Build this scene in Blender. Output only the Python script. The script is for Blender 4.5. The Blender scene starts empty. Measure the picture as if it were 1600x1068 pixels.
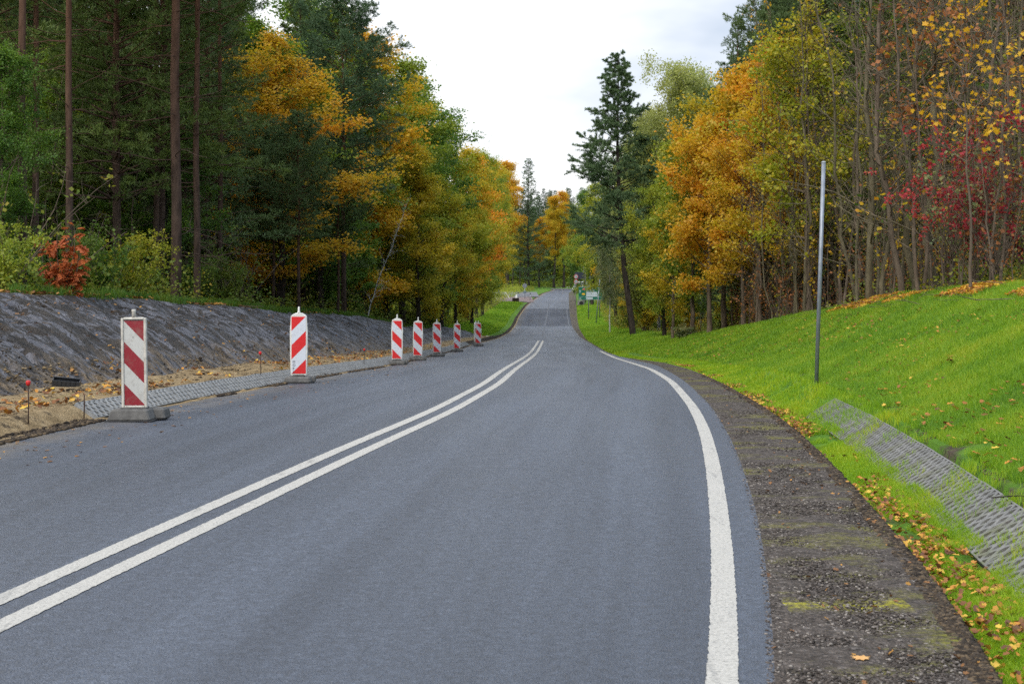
import bpy, math, random
import numpy as np
from mathutils import Vector, Matrix
F = 2222.0; HOR = 424.0; Z0 = 1.64
SC = bpy.context.scene
COL = SC.collection
RNG = np.random.default_rng(7)
random.seed(7)

# ---------------------------------------------------------------- noise
def _hash(ix, iy, s):
    h = (ix.astype(np.int64) * 374761393 + iy.astype(np.int64) * 668265263 + s * 974634777) & 0x7fffffff
    h = ((h ^ (h >> 13)) * 1274126177) & 0x7fffffff
    h = (h ^ (h >> 16)) & 0x7fffffff
    return h / float(0x7fffffff)
def vnoise(x, y, s=0):
    x = np.asarray(x, float); y = np.asarray(y, float)
    ix = np.floor(x); iy = np.floor(y); fx = x - ix; fy = y - iy
    fx = fx * fx * (3 - 2 * fx); fy = fy * fy * (3 - 2 * fy)
    a = _hash(ix, iy, s); b = _hash(ix + 1, iy, s); c = _hash(ix, iy + 1, s); d = _hash(ix + 1, iy + 1, s)
    return (a * (1 - fx) + b * fx) * (1 - fy) + (c * (1 - fx) + d * fx) * fy
def fbm(x, y, s=0, o=4):
    v = 0; a = .5; t = 0
    for k in range(o):
        v = v + a * vnoise(np.asarray(x) * 2 ** k, np.asarray(y) * 2 ** k, s + k * 17); t += a; a *= .5
    return v / t

# ---------------------------------------------------------------- mesh helpers
def mesh_np(name, V, faces_list, uv=None, smooth=False):
    """faces_list: list of int arrays (n,k)"""
    me = bpy.data.meshes.new(name)
    V = np.asarray(V, np.float32)
    me.vertices.add(len(V)); me.vertices.foreach_set('co', V.ravel())
    loops = np.concatenate([f.ravel() for f in faces_list]).astype(np.int32)
    tot = np.concatenate([np.full(len(f), f.shape[1], np.int32) for f in faces_list])
    st = np.concatenate([[0], np.cumsum(tot)[:-1]]).astype(np.int32)
    me.loops.add(len(loops)); me.loops.foreach_set('vertex_index', loops)
    me.polygons.add(len(tot)); me.polygons.foreach_set('loop_start', st); me.polygons.foreach_set('loop_total', tot)
    if uv is not None:
        l = me.uv_layers.new(name='UVMap'); l.data.foreach_set('uv', np.asarray(uv, np.float32)[loops].ravel())
    me.update(calc_edges=True)
    if smooth: me.polygons.foreach_set('use_smooth', np.ones(len(tot), bool))
    me.validate()
    return me
def obj(name, me, mat=None, parent=None, loc=None):
    o = bpy.data.objects.new(name, me); COL.objects.link(o)
    if mat is not None:
        if isinstance(mat, (list, tuple)):
            for m in mat: me.materials.append(m)
        elif len(me.materials) == 0: me.materials.append(mat)
    if parent is not None: o.parent = parent
    if loc is not None: o.location = loc
    return o
def tag(o, label=None, cat=None, group=None, kind=None):
    if label: o['label'] = label
    if cat: o['category'] = cat
    if group: o['group'] = group
    if kind: o['kind'] = kind
    return o
def empty(name, loc=(0, 0, 0), rz=0.0):
    o = bpy.data.objects.new(name, None); COL.objects.link(o); o.location = loc; o.rotation_euler = (0, 0, rz)
    o.empty_display_size = .2
    return o
def copy_tree(o, parent=None):
    c = o.copy(); COL.objects.link(c); c.parent = parent
    for ch in list(o.children): copy_tree(ch, c)
    return c

class MB:
    """collects primitive shapes into one mesh"""
    def __init__(s): s.V = []; s.F = []; s.n = 0
    def add(s, V, faces):
        s.V.append(np.asarray(V, float)); s.F += [[i + s.n for i in f] for f in faces]; s.n += len(V); return s
    def box(s, c, d, rot=None, taper=1.0, bev=0.0):
        x, y, z = d[0] / 2, d[1] / 2, d[2] / 2
        if bev > 0:
            b = min(bev, x * .9, y * .9, z * .9)
            V = []
            for sz, zz in ((-1, z), (1, z)):
                pass
            rings = [(-z, b), (-z + b, 0), (z - b, 0), (z, b)]
            V = []
            for zz, ins in rings:
                t = 1 + (taper - 1) * (zz + z) / (2 * z)
                X = (x - ins) * t; Y = (y - ins) * t; bb = b * t
                V += [(-X, -Y + bb, zz), (-X + bb, -Y, zz), (X - bb, -Y, zz), (X, -Y + bb, zz), (X, Y - bb, zz), (X - bb, Y, zz), (-X + bb, Y, zz), (-X, Y - bb, zz)]
            f = []
            for k in range(3):
                for i in range(8):
                    j = (i + 1) % 8; f.append([k * 8 + i, k * 8 + j, k * 8 + 8 + j, k * 8 + 8 + i])
            f.append(list(range(7, -1, -1))); f.append([24 + i for i in range(8)])
        else:
            t = taper
            V = [(-x, -y, -z), (x, -y, -z), (x, y, -z), (-x, y, -z), (-x * t, -y * t, z), (x * t, -y * t, z), (x * t, y * t, z), (-x * t, y * t, z)]
            f = [[3, 2, 1, 0], [4, 5, 6, 7], [0, 1, 5, 4], [1, 2, 6, 5], [2, 3, 7, 6], [3, 0, 4, 7]]
        V = np.array(V)
        if rot is not None: V = V @ np.array(rot.to_3x3()).T
        return s.add(V + np.array(c), f)
    def tube(s, pts, rad, n=8, cap=True):
        V, f = tube_geo(np.array(pts, float), np.atleast_1d(rad) * np.ones(len(pts)), n)
        f = [list(q) for q in f]
        if cap:
            m = len(pts); f.append(list(range(n - 1, -1, -1))); f.append([(m - 1) * n + i for i in range(n)])
        return s.add(V, f)
    def lathe(s, prof, n=16, c=(0, 0, 0), ax='z'):
        V = []
        for r, z in prof:
            for i in range(n):
                a = 2 * math.pi * i / n; V.append((r * math.cos(a), r * math.sin(a), z))
        V = np.array(V)
        if ax == 'y': V = V[:, [0, 2, 1]] * np.array([1, 1, 1]);
        if ax == 'x': V = V[:, [2, 1, 0]]
        f = []
        for k in range(len(prof) - 1):
            for i in range(n):
                j = (i + 1) % n; f.append([k * n + i, k * n + j, k * n + n + j, k * n + n + i])
        f.append(list(range(n - 1, -1, -1))); f.append([(len(prof) - 1) * n + i for i in range(n)])
        return s.add(V + np.array(c), f)
    def prism(s, poly, y0, y1):
        """poly: list of (x,z) ccw; extruded along y"""
        n = len(poly)
        V = [(x, y0, z) for x, z in poly] + [(x, y1, z) for x, z in poly]
        f = [list(range(n)), list(range(2 * n - 1, n - 1, -1))]
        for i in range(n):
            j = (i + 1) % n; f.append([i, i + n, j + n, j])
        return s.add(V, f)
    def build(s, name, mat, parent=None, smooth=False, loc=None):
        me = bpy.data.meshes.new(name); me.from_pydata(np.concatenate(s.V).tolist(), [], s.F)
        me.update()
        import bmesh
        bm = bmesh.new(); bm.from_mesh(me); bmesh.ops.recalc_face_normals(bm, faces=bm.faces); bm.to_mesh(me); bm.free()
        if smooth: me.polygons.foreach_set('use_smooth', [True] * len(me.polygons))
        return obj(name, me, mat, parent, loc)

def tube_geo(P, R, n):
    m = len(P)
    T = np.gradient(P, axis=0); T /= (np.linalg.norm(T, axis=1, keepdims=True) + 1e-9)
    up = np.where(np.abs(T[:, 2:3]) > .9, np.array([[1., 0, 0]]), np.array([[0, 0, 1.]]))
    up = np.repeat(up[:1], m, 0) if True else up
    A = np.cross(T, up); A /= (np.linalg.norm(A, axis=1, keepdims=True) + 1e-9)
    B = np.cross(T, A)
    a = np.arange(n) * 2 * math.pi / n
    V = P[:, None, :] + R[:, None, None] * (np.cos(a)[None, :, None] * A[:, None, :] + np.sin(a)[None, :, None] * B[:, None, :])
    V = V.reshape(-1, 3)
    i = np.arange(n); j = (i + 1) % n
    k = np.arange(m - 1)[:, None] * n
    f = np.stack([k + i, k + j, k + n + j, k + n + i], -1).reshape(-1, 4)
    return V, f
def tubes_mesh(name, paths, sides=5):
    Vs = []; Fs = []; n = 0
    for P, R, *sd in paths:
        s_ = sd[0] if sd else sides
        V, f = tube_geo(np.asarray(P, float), np.asarray(R, float), s_)
        Vs.append(V); Fs.append(f + n); n += len(V)
    return mesh_np(name, np.concatenate(Vs), [np.concatenate(Fs)], smooth=True)

# ---------------------------------------------------------------- materials
class M:
    def __init__(s, name):
        s.m = bpy.data.materials.new(name); s.m.use_nodes = True
        s.t = s.m.node_tree; s.t.nodes.clear()
        s.out = s.t.nodes.new('ShaderNodeOutputMaterial')
    def n(s, typ, ins=None, **kw):
        nd = s.t.nodes.new(typ)
        for k, v in kw.items(): setattr(nd, k, v)
        for k, v in (ins or {}).items(): s.set(nd, k, v)
        return nd
    def set(s, nd, k, v):
        i = nd.inputs[k]
        if isinstance(v, bpy.types.NodeSocket): s.t.links.new(v, i)
        elif isinstance(v, bpy.types.Node): s.t.links.new(v.outputs[0], i)
        else: i.default_value = v
    def coord(s, k='Object', scale=(1, 1, 1), loc=(0, 0, 0)):
        c = s.n('ShaderNodeTexCoord'); mp = s.n('ShaderNodeMapping', {'Scale': scale, 'Location': loc}); s.t.links.new(c.outputs[k], mp.inputs['Vector']); return mp.outputs[0]
    def noise(s, vec, scale, detail=4, rough=.55, dist=0):
        return s.n('ShaderNodeTexNoise', {'Vector': vec, 'Scale': scale, 'Detail': detail, 'Roughness': rough, 'Distortion': dist}).outputs['Fac']
    def ramp(s, fac, stops, interp='LINEAR'):
        r = s.n('ShaderNodeValToRGB', {'Fac': fac}); e = r.color_ramp.elements; r.color_ramp.interpolation = interp
        while len(e) < len(stops): e.new(.5)
        for i, (p, c) in enumerate(stops):
            e[i].position = p; e[i].color = (c if isinstance(c, (tuple, list)) else (c, c, c))[:3] + (1,) if isinstance(c, (tuple, list)) else (c, c, c, 1)
        return r.outputs[0]
    def mix(s, fac, a, b, mode='MIX'):
        m = s.n('ShaderNodeMix', data_type='RGBA', blend_type=mode)
        s.set(m, 0, fac)
        for i, v in ((6, a), (7, b)):
            if isinstance(v, tuple): v = v[:3] + (1,)
            s.set(m, i, v)
        return m.outputs[2]
    def math(s, op, a, b=0.0, clamp=False):
        m = s.n('ShaderNodeMath', operation=op, use_clamp=clamp); s.set(m, 0, a); s.set(m, 1, b); return m.outputs[0]
    def bump(s, h, strength=.3, dist=.02, nrm=None):
        b = s.n('ShaderNodeBump', {'Height': h, 'Strength': strength, 'Distance': dist})
        if nrm is not None: s.set(b, 'Normal', nrm)
        return b.outputs[0]
    def pbr(s, col, rough=.8, spec=.3, nrm=None, metal=0):
        if isinstance(col, tuple): col = col[:3] + (1,)
        p = s.n('ShaderNodeBsdfPrincipled', {'Base Color': col, 'Roughness': rough, 'Specular IOR Level': spec, 'Metallic': metal})
        if nrm is not None: s.set(p, 'Normal', nrm)
        s.t.links.new(p.outputs[0], s.out.inputs[0]); return s.m
    def leaf(s, col, trans=.45, rough=.6):
        d = s.n('ShaderNodeBsdfDiffuse', {'Color': col}); t = s.n('ShaderNodeBsdfTranslucent', {'Color': col})
        g = s.n('ShaderNodeBsdfGlossy', {'Roughness': rough, 'Color': (.6, .6, .6, 1)})
        a = s.n('ShaderNodeMixShader', {0: trans}); s.t.links.new(d.outputs[0], a.inputs[1]); s.t.links.new(t.outputs[0], a.inputs[2])
        b = s.n('ShaderNodeMixShader', {0: .04}); s.t.links.new(a.outputs[0], b.inputs[1]); s.t.links.new(g.outputs[0], b.inputs[2])
        s.t.links.new(b.outputs[0], s.out.inputs[0]); return s.m

def foliage_mat(name, stops, clump=.45, trans=.4, wr=.35, wo=.45, wc=.7):
    m = M(name)
    g = m.n('ShaderNodeNewGeometry').outputs['Random Per Island']
    oi = m.n('ShaderNodeObjectInfo').outputs['Random']
    nz = m.noise(m.coord('Object'), clump, 3)
    f = m.math('MULTIPLY', m.math('SUBTRACT', g, .5), wr)
    f2 = m.math('MULTIPLY', m.math('SUBTRACT', oi, .5), wo)
    f3 = m.math('MULTIPLY', m.math('SUBTRACT', nz, .5), wc * 2)
    t = m.math('ADD', m.math('ADD', f, f2), m.math('ADD', f3, .5), clamp=True)
    return m.leaf(m.ramp(t, stops), trans)
def simple(name, col, rough=.7, spec=.3, var=.25, scale=8, metal=0, bump=0):
    m = M(name); v = m.coord('Object'); nz = m.noise(v, scale, 5)
    a = tuple(c * (1 - var) for c in col); b = tuple(min(1, c * (1 + var)) for c in col)
    c = m.ramp(nz, [(.3, a), (.7, b)])
    nr = m.bump(m.noise(v, scale * 6, 4), bump, .01) if bump else None
    return m.pbr(c, rough, spec, nr, metal)
# ---------------------------------------------------------------- the lie of the land
YG = np.arange(0, 900, .25)
def smooth1(tab, sig):
    y = np.interp(YG, [t[0] for t in tab], [t[1] for t in tab])
    k = np.arange(-int(4 * sig / .25), int(4 * sig / .25) + 1) * .25; w = np.exp(-k ** 2 / (2 * sig ** 2)); w /= w.sum()
    p = len(k) // 2; yy = np.concatenate([y[0] + (y[0] - y[1:p + 1][::-1]), y, np.full(p, y[-1])])
    return np.convolve(yy, w, 'valid')
_zr = smooth1([(0, 0), (9, 0), (12, -.02), (16.7, -.10), (20, -.175), (25, -.32), (31, -.54), (38, -.84), (44, -1.11), (51, -1.41), (63, -1.90), (76, -2.33), (90, -2.73), (115, -3.33), (140, -3.84), (152, -3.86), (165, -3.66), (190, -3.15), (230, -2.6), (290, -2.02), (340, -2.0), (420, -1.5), (900, 3)], 2.0)
def zr(Y): return np.interp(Y, YG, _zr)
_yi = HOR + F * (Z0 - _zr[8:1200]) / YG[8:1200]
_yi = np.minimum.accumulate(_yi)
def Yof(y): return float(np.interp(-y, -_yi, YG[8:1200]))
def curve(pts, pre=None, post=None, sig=1.2):
    t = [(Yof(y), (x - 800) / F * Yof(y)) for x, y in pts]
    t.sort()
    if pre: t = pre + t
    if post: t = t + post
    return smooth1(t, sig)
_eL = curve([(0, 691), (64, 678), (168, 656), (232, 640), (400, 609), (445, 600), (604, 573), (674, 556), (737, 538.5), (780, 528), (797, 519), (803, 512), (811, 495), (824, 477), (834, 469), (850, 458), (866, 453)], pre=[(0, -6.4), (5, -5.9), (10, -5.35)], sig=2)
_eR = curve([(1214, 1068), (1205, 929), (1183, 797), (1148, 696), (1114, 637), (1071, 596), (1026, 570), (955.5, 553), (926.7, 538.7), (906, 526), (895, 512), (890.6, 495), (889, 477), (888.5, 458), (896, 452.5)], pre=[(0, 0)], sig=1)
_gR = curve([(1569, 1068), (1494, 950), (1407, 845), (1319, 745), (1245, 672), (1192, 635), (1131, 600), (1075, 576), (1037, 566), (968, 557), (937, 543), (916, 530), (906, 514), (902, 495), (901, 479), (899, 460), (908, 452.5)], pre=[(0, .75)], sig=1)
_dl = curve([(0, 956), (350, 797), (693, 642), (768, 600), (829, 555), (845, 532), (852, 505), (857, 480), (863, 460)], pre=[(0, -3.5)], sig=1.5)
_el = curve([(1130.5, 1068), (1133, 950), (1126, 819), (1115, 731), (1103, 677), (1084, 637), (1049, 596), (1015, 576), (961.7, 559), (939, 549), (915, 535), (901, 524), (890, 510), (886, 490), (885, 460)], pre=[(0, -.1)], sig=1)
I = lambda tab: (lambda Y: np.interp(Y, YG, tab))
eL, eR, gR, dl, el = I(_eL), I(_eR), I(_gR), I(_dl), I(_el)
def crest(pts, edge, default, sig=3):
    t = []
    for x, y in pts:
        g = (x - 800) / F * YG - edge(YG)
        s_ = np.where(np.sign(g[40:]) != np.sign(g[39:-1]))[0]
        if len(s_) == 0: continue
        Y = YG[40 + s_[0]]
        t.append((Y, Z0 - (y - HOR) / F * Y - float(zr(Y))))
    t.sort(); t = [(0, t[0][1])] + t + default
    return smooth1(t, sig), t
cL = lambda Y: eL(Y) - np.interp(Y, [0, 60, 95, 200], [4.3, 4.3, 3.6, 3.8])
bL = lambda Y: eL(Y) - np.interp(Y, [0, 60, 95], [1.75, 1.75, 1.5])
cR = lambda Y: gR(Y) + np.interp(Y, [0, 60, 100], [4.6, 4.6, 3.2])
_rL, tL = crest([(0, 455), (100, 459), (200, 467), (300, 475), (400, 485), (500, 490), (560, 493), (600, 503), (650, 514)], cL, [(96, .75), (140, .8), (190, .3), (240, .05), (900, .05)])
_rR, tR = crest([(1590, 449), (1480, 455), (1400, 463), (1330, 480), (1250, 492), (1180, 510), (1100, 522), (1050, 528)], cR, [(86, .45), (110, .35), (180, .3), (250, .1), (900, .1)])
_rB = smooth1([(0, .24), (70, .2), (100, .12), (900, .03)], 4)
rL, rR, rB = I(_rL), I(_rR), I(_rB)
print('crestL', [(round(a, 1), round(b, 2)) for a, b in tL]); print('crestR', [(round(a, 1), round(b, 2)) for a, b in tR])
def Hs(X, Y):
    X = np.asarray(X, float); Y = np.asarray(Y, float); X, Y = np.broadcast_arrays(X, Y)
    z = zr(Y); l = eL(Y); r = gR(Y); out = z.copy()
    fl = np.interp(Y, [0, 95, 110, 900], [1, 1, 0, 0])   # paver step fades out far away
    # left
    d = l - X
    br = rB(Y)
    pz = np.interp(d, [0, .12, .40, .46], [0, 0, 1, 1]) * .17 * fl
    c_ = l - cL(Y); b_ = l - bL(Y)
    t = np.clip((d - b_) / (c_ - b_), 0, 1); t2 = np.clip((d - .45) / (b_ - .45), 0, 1)
    ts = t + .10 * np.sin(math.pi * t) ; ts = np.where(t > .9, ts - (t - .9) ** 2 * .0, ts)
    zl = z + pz + np.clip(br - .17 * fl, 0, 9) * t2 + (rL(Y) - np.maximum(br, .17 * fl)) * ts
    zl = zl + np.clip(d - c_, 0, 80) * .018
    # right
    e = X - r
    fr = np.interp(Y, [0, 24, 34, 900], [1, 1, .15, .1])
    gz = np.interp(e, [0, .06, .42, .86, .95], [0, -.10, -.07, .20, .22]) * fr
    w = cR(Y) - r; u = np.clip((e - .9) / (w - .9), 0, 1)
    us = .55 * u + .45 * (u * u * (3 - 2 * u)); 
    zz = z + gz + (rR(Y) - .22 * fr) * us + np.clip(e - w, 0, 80) * .012
    out = np.where(X < l, zl, np.where(X > r, zz, z))
    return out + np.clip(Y - 400, 0, 999) * .065
def H(X, Y):
    X = np.asarray(X, float); Y = np.asarray(Y, float)
    z = Hs(X, Y)
    e = X - gR(Y); d = eL(Y) - X
    wR_ = np.clip((e - 1.1) / 1.2, 0, 1); wL_ = np.clip((d - .7) / .7, 0, 1)
    wn = np.maximum(wR_, wL_)
    b = (fbm(X / 1.3, Y / 1.3, 5, 3) - .5) * .16 + (fbm(X / 5, Y / 5, 9, 2) - .5) * .25 * np.clip((np.maximum(e, d) - 3.5) / 3, 0, 1)
    return z + wn * b
def hit(x, y, y0=3., y1=400.):
    Y = np.arange(y0, y1, .02); X = (x - 800) / F * Y; Z = Z0 - (y - HOR) / F * Y
    s = np.where(Z < H(X, Y))[0]
    k = s[0] if len(s) else -1
    return float(X[k]), float(Y[k]), float(H(X[k], Y[k]))
def at(x, Y, dz=0.):
    X = (x - 800) / F * Y; return (X, Y, float(H(X, Y)) + dz)
def zi(y, Y): return Z0 - (y - HOR) / F * Y

ST = np.concatenate([[1.0, 2.0, 3.0], np.exp(np.linspace(math.log(4), math.log(330), 700))])
def strip(name, XL, XR, cols, mat, zo=0., Ys=None, disp=None, kind='structure', label=None, cat=None, smooth=True, tcol=None):
    Ys = ST if Ys is None else Ys
    t = np.linspace(0, 1, cols + 1) if tcol is None else np.asarray(tcol)
    cols = len(t) - 1
    a = XL(Ys)[:, None]; b = XR(Ys)[:, None]
    X = a + (b - a) * t[None, :]; Y = np.repeat(Ys[:, None], cols + 1, 1)
    Z = H(X, Y) + zo
    if disp is not None: Z = Z + disp(X, Y, t[None, :] * np.ones_like(X))
    V = np.stack([X, Y, Z], -1).reshape(-1, 3)
    uv = np.stack([Y, X - a], -1).reshape(-1, 2)
    m = len(Ys); n = cols + 1
    i = (np.arange(m - 1)[:, None] * n + np.arange(cols)[None, :]).ravel()
    Fq = np.stack([i, i + 1, i + n + 1, i + n], -1)
    me = mesh_np(name, V, [Fq], uv=uv, smooth=smooth)
    o = obj(name, me, mat); tag(o, label, cat, kind=kind); return o

# ---- ground materials
def mat_asphalt():
    m = M('asphalt'); v = m.coord('Object')
    fine = m.noise(v, 160, 3, .7); mid = m.noise(v, 42, 4, .7); big = m.noise(m.coord('Object', (1, .18, 1)), .55, 4)
    sp = m.n('ShaderNodeTexVoronoi', {'Vector': v, 'Scale': 95.}).outputs['Distance']
    c = m.ramp(mid, [(.32, (.014, .017, .023)), (.5, (.036, .042, .053)), (.68, (.080, .090, .108))])
    c = m.mix(.45, c, m.ramp(fine, [(.38, (.010, .012, .016)), (.62, (.110, .120, .140))]))
    c = m.mix(.75, c, m.ramp(m.noise(v, 15, 4, .75), [(.33, (.55, .57, .60)), (.5, (.95, 1.0, 1.08)), (.68, (1.5, 1.55, 1.62))]), 'MULTIPLY')
    lg = m.noise(v, 70, 2); c = m.mix(m.ramp(lg, [(.68, 0.), (.76, .6)]), c, (.20, .20, .205))
    c = m.mix(.55, c, m.ramp(big, [(.3, (.62, .63, .66)), (.7, (1.3, 1.3, 1.32))]), 'MULTIPLY')
    # faint wheel paths along the lane and a few dark drips
    dr = m.noise(v, 3.2, 5, .6); c = m.mix(m.ramp(dr, [(.69, 0.), (.76, .5)]), c, (.03, .032, .036))
    sx = m.n('ShaderNodeSeparateXYZ', {0: m.coord('Object')}).outputs[1]
    old = m.math('MULTIPLY', m.math('GREATER_THAN', sx, 143.), m.math('LESS_THAN', sx, 186.))
    c = m.mix(m.math('MULTIPLY', old, .8), c, (.016, .019, .030))
    # dusting of sand by the dug-up side
    uv = m.n('ShaderNodeTexCoord').outputs['UV']; vv = m.n('ShaderNodeSeparateXYZ', {0: uv}).outputs[1]
    ed = m.math('MULTIPLY', m.math('SUBTRACT', 1.0, m.math('MULTIPLY', vv, 1.3), clamp=True), m.ramp(m.noise(v, 2.2, 5, .65), [(.40, 0.), (.62, 1.)]))
    c = m.mix(m.math('MULTIPLY', ed, .8), c, (.17, .125, .075))
    h = m.math('ADD', m.math('MULTIPLY', mid, .7), m.math('MULTIPLY', sp, .8))
    c = m.mix(1.0, c, (.84, .86, .90), 'MULTIPLY')
    wt = m.noise(m.coord('UV', (.035, 1.1, 1)), 1.7, 4, .55); c = m.mix(1.0, c, m.ramp(wt, [(.35, (.74, .74, .75)), (.65, (1.25, 1.25, 1.24))]), 'MULTIPLY')
    sp_ = m.math('SUBTRACT', .60, m.math('MULTIPLY', old, .42)); rg_ = m.ramp(m.noise(m.coord('Object', (1, .12, 1)), .8, 3), [(.3, .46), (.7, .58)])
    nb = m.bump(h, .75, .010)
    return m.pbr(c, rg_, sp_, nb)
def mat_paint():
    m = M('road_paint'); v = m.coord('Object')
    n1 = m.noise(v, 60, 5, .7); n2 = m.noise(v, 4, 3)
    c = m.ramp(n1, [(.33, (.17, .163, .15)), (.45, (.36, .34, .30)), (.7, (.47, .445, .40))])
    c = m.mix(m.ramp(n2, [(.55, 0.), (.8, .45)]), c, (.30, .29, .27)); c = m.mix(m.ramp(m.noise(m.coord('Object', (3, .5, 1)), 2.3, 6, .75), [(.56, 0.), (.68, .6)]), c, (.13, .128, .122))
    return m.pbr(c, .7, .25, m.bump(m.noise(v, 110, 3), .4, .004))
def mat_gravel():
    m = M('gravel'); v = m.coord('Object')
    vo = m.n('ShaderNodeTexVoronoi', {'Vector': v, 'Scale': 48.}); 
    c = m.ramp(m.n('ShaderNodeSeparateColor', {0: vo.outputs['Color']}).outputs[0], [(0., (.030, .025, .022)), (.5, (.070, .058, .050)), (.85, (.12, .10, .088)), (1., (.22, .19, .17))])
    c = m.mix(.5, c, m.ramp(m.noise(v, 9, 5, .7), [(.3, (.030, .025, .020)), (.7, (.115, .095, .080))]))
    moss = m.noise(m.coord('Object', (.8, 1.5, 1)), 1.5, 6, .7)
    mf = m.math('MULTIPLY', m.ramp(moss, [(.51, 0.), (.68, .9)]), m.ramp(m.noise(v, 28, 3), [(.35, .15), (.6, .9)]))
    c = m.mix(mf, c, (.20, .19, .02))
    # the moss bar that lies across the shoulder close to the camera
    sp = m.n('ShaderNodeSeparateXYZ', {0: m.coord('Object')})
    dy = m.math('ABSOLUTE', m.math('SUBTRACT', m.math('ADD', sp.outputs[1], m.math('MULTIPLY', m.noise(v, 7, 5, .7), .22)), 7.12))
    dx = m.math('MULTIPLY', m.math('GREATER_THAN', sp.outputs[0], 1.34), m.math('LESS_THAN', sp.outputs[0], 1.95))
    bar = m.math('MULTIPLY', m.math('MULTIPLY', m.math('SUBTRACT', 1.0, m.math('MULTIPLY', dy, 6.), clamp=True), dx), m.ramp(m.noise(v, 22, 5, .7), [(.38, .0), (.62, .95)]))
    c = m.mix(bar, c, (.36, .33, .02))
    h = m.math('ADD', vo.outputs['Distance'], m.noise(v, 12, 4))
    return m.pbr(c, .95, .15, m.bump(h, .9, .02))
def mat_grass_ground():
    m = M('grass_soil'); v = m.coord('Object')
    g = m.ramp(m.noise(v, 3.5, 6, .7), [(.3, (.040, .10, .008)), (.55, (.08, .17, .010)), (.75, (.14, .20, .014))])
    s_ = m.ramp(m.noise(v, 20, 4), [(.3, (.03, .024, .016)), (.7, (.09, .07, .045))])
    c = m.mix(m.ramp(m.noise(v, 1.6, 6, .7), [(.53, 0.), (.64, 1.)]), g, s_)
    return m.pbr(c, .9, .15, m.bump(m.noise(v, 40, 4), .8, .03))
def mat_sand():
    m = M('sandy_soil'); v = m.coord('Object')
    a = m.ramp(m.noise(v, 5, 6, .7), [(.25, (.14, .095, .048)), (.5, (.30, .215, .115)), (.75, (.44, .33, .19))])
    d = m.ramp(m.noise(v, 22, 4), [(.3, (.028, .021, .015)), (.7, (.075, .055, .038))])
    c = m.mix(m.ramp(m.noise(v, 1.6, 7, .72), [(.56, 0.), (.66, 1.)]), a, d)
    return m.pbr(c, .95, .1, m.bump(m.math('ADD', m.noise(v, 12, 6, .7), m.noise(v, 50, 3)), .9, .05))
def mat_fabric_bank():
    m = M('geotextile_bank'); v = m.coord('Object')
    warp = m.noise(m.coord('UV', (1, 1, 1)), 1.3, 4, .6)
    uvn = m.n('ShaderNodeTexCoord').outputs['UV']; s3 = m.n('ShaderNodeSeparateXYZ', {0: uvn})
    u = m.math('ADD', s3.outputs[0], m.math('MULTIPLY', warp, .55))
    cb = m.n('ShaderNodeCombineXYZ', {0: m.math('MULTIPLY', u, 2.3), 1: m.math('MULTIPLY', s3.outputs[1], .85), 2: 0.}).outputs[0]
    cb2 = m.n('ShaderNodeCombineXYZ', {0: m.math('MULTIPLY', u, 8.5), 1: m.math('MULTIPLY', s3.outputs[1], 2.0), 2: 3.}).outputs[0]
    st = m.noise(cb, 1.7, 8, .72, .2); st2 = m.noise(cb2, 1.6, 6, .72, .2)
    sheet = m.ramp(m.noise(cb, 3, 5, .6), [(.3, (.065, .065, .076)), (.7, (.205, .20, .218))])
    dirt = m.ramp(m.noise(v, 9, 5, .7), [(.25, (.010, .008, .006)), (.55, (.036, .026, .017)), (.8, (.105, .070, .040))])
    c = m.mix(m.ramp(st, [(.47, 0.), (.51, 1.)]), sheet, dirt)
    c = m.mix(m.ramp(st2, [(.52, 0.), (.58, .95)]), c, (.009, .008, .007))
    low = m.math('MULTIPLY', m.math('SUBTRACT', s3.outputs[1], 1.75), 1.2, clamp=True)
    sf = m.math('MULTIPLY', low, m.ramp(m.noise(cb, 2.6, 6, .7), [(.46, 0.), (.54, 1.)]))
    c = m.mix(sf, c, m.ramp(m.noise(v, 20, 4), [(.3, (.11, .075, .04)), (.7, (.27, .19, .105))]))
    return m.pbr(c, .55, .4, m.bump(m.math('ADD', m.math('MULTIPLY', st, 1.3), m.math('ADD', st2, m.math('MULTIPLY', m.noise(v, 30, 4), .3))), 1., .10))
def mat_forest_floor():
    m = M('forest_floor'); v = m.coord('Object')
    a = m.ramp(m.noise(v, 7, 6, .75), [(.25, (.018, .014, .008)), (.5, (.055, .038, .018)), (.72, (.13, .08, .025))])
    g = m.ramp(m.noise(v, 14, 4), [(.3, (.02, .05, .006)), (.7, (.09, .15, .015))])
    c = m.mix(m.ramp(m.noise(v, .35, 5, .6), [(.42, 0.), (.58, .9)]), a, g)
    return m.pbr(c, .95, .1, m.bump(m.noise(v, 20, 5, .7), .9, .06))
MT = dict(asphalt=mat_asphalt(), paint=mat_paint(), gravel=mat_gravel(), gsoil=mat_grass_ground(), sand=mat_sand(), fab=mat_fabric_bank(), forest=mat_forest_floor())

road = strip('road', eL, eR, 24, MT['asphalt'])
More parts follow.
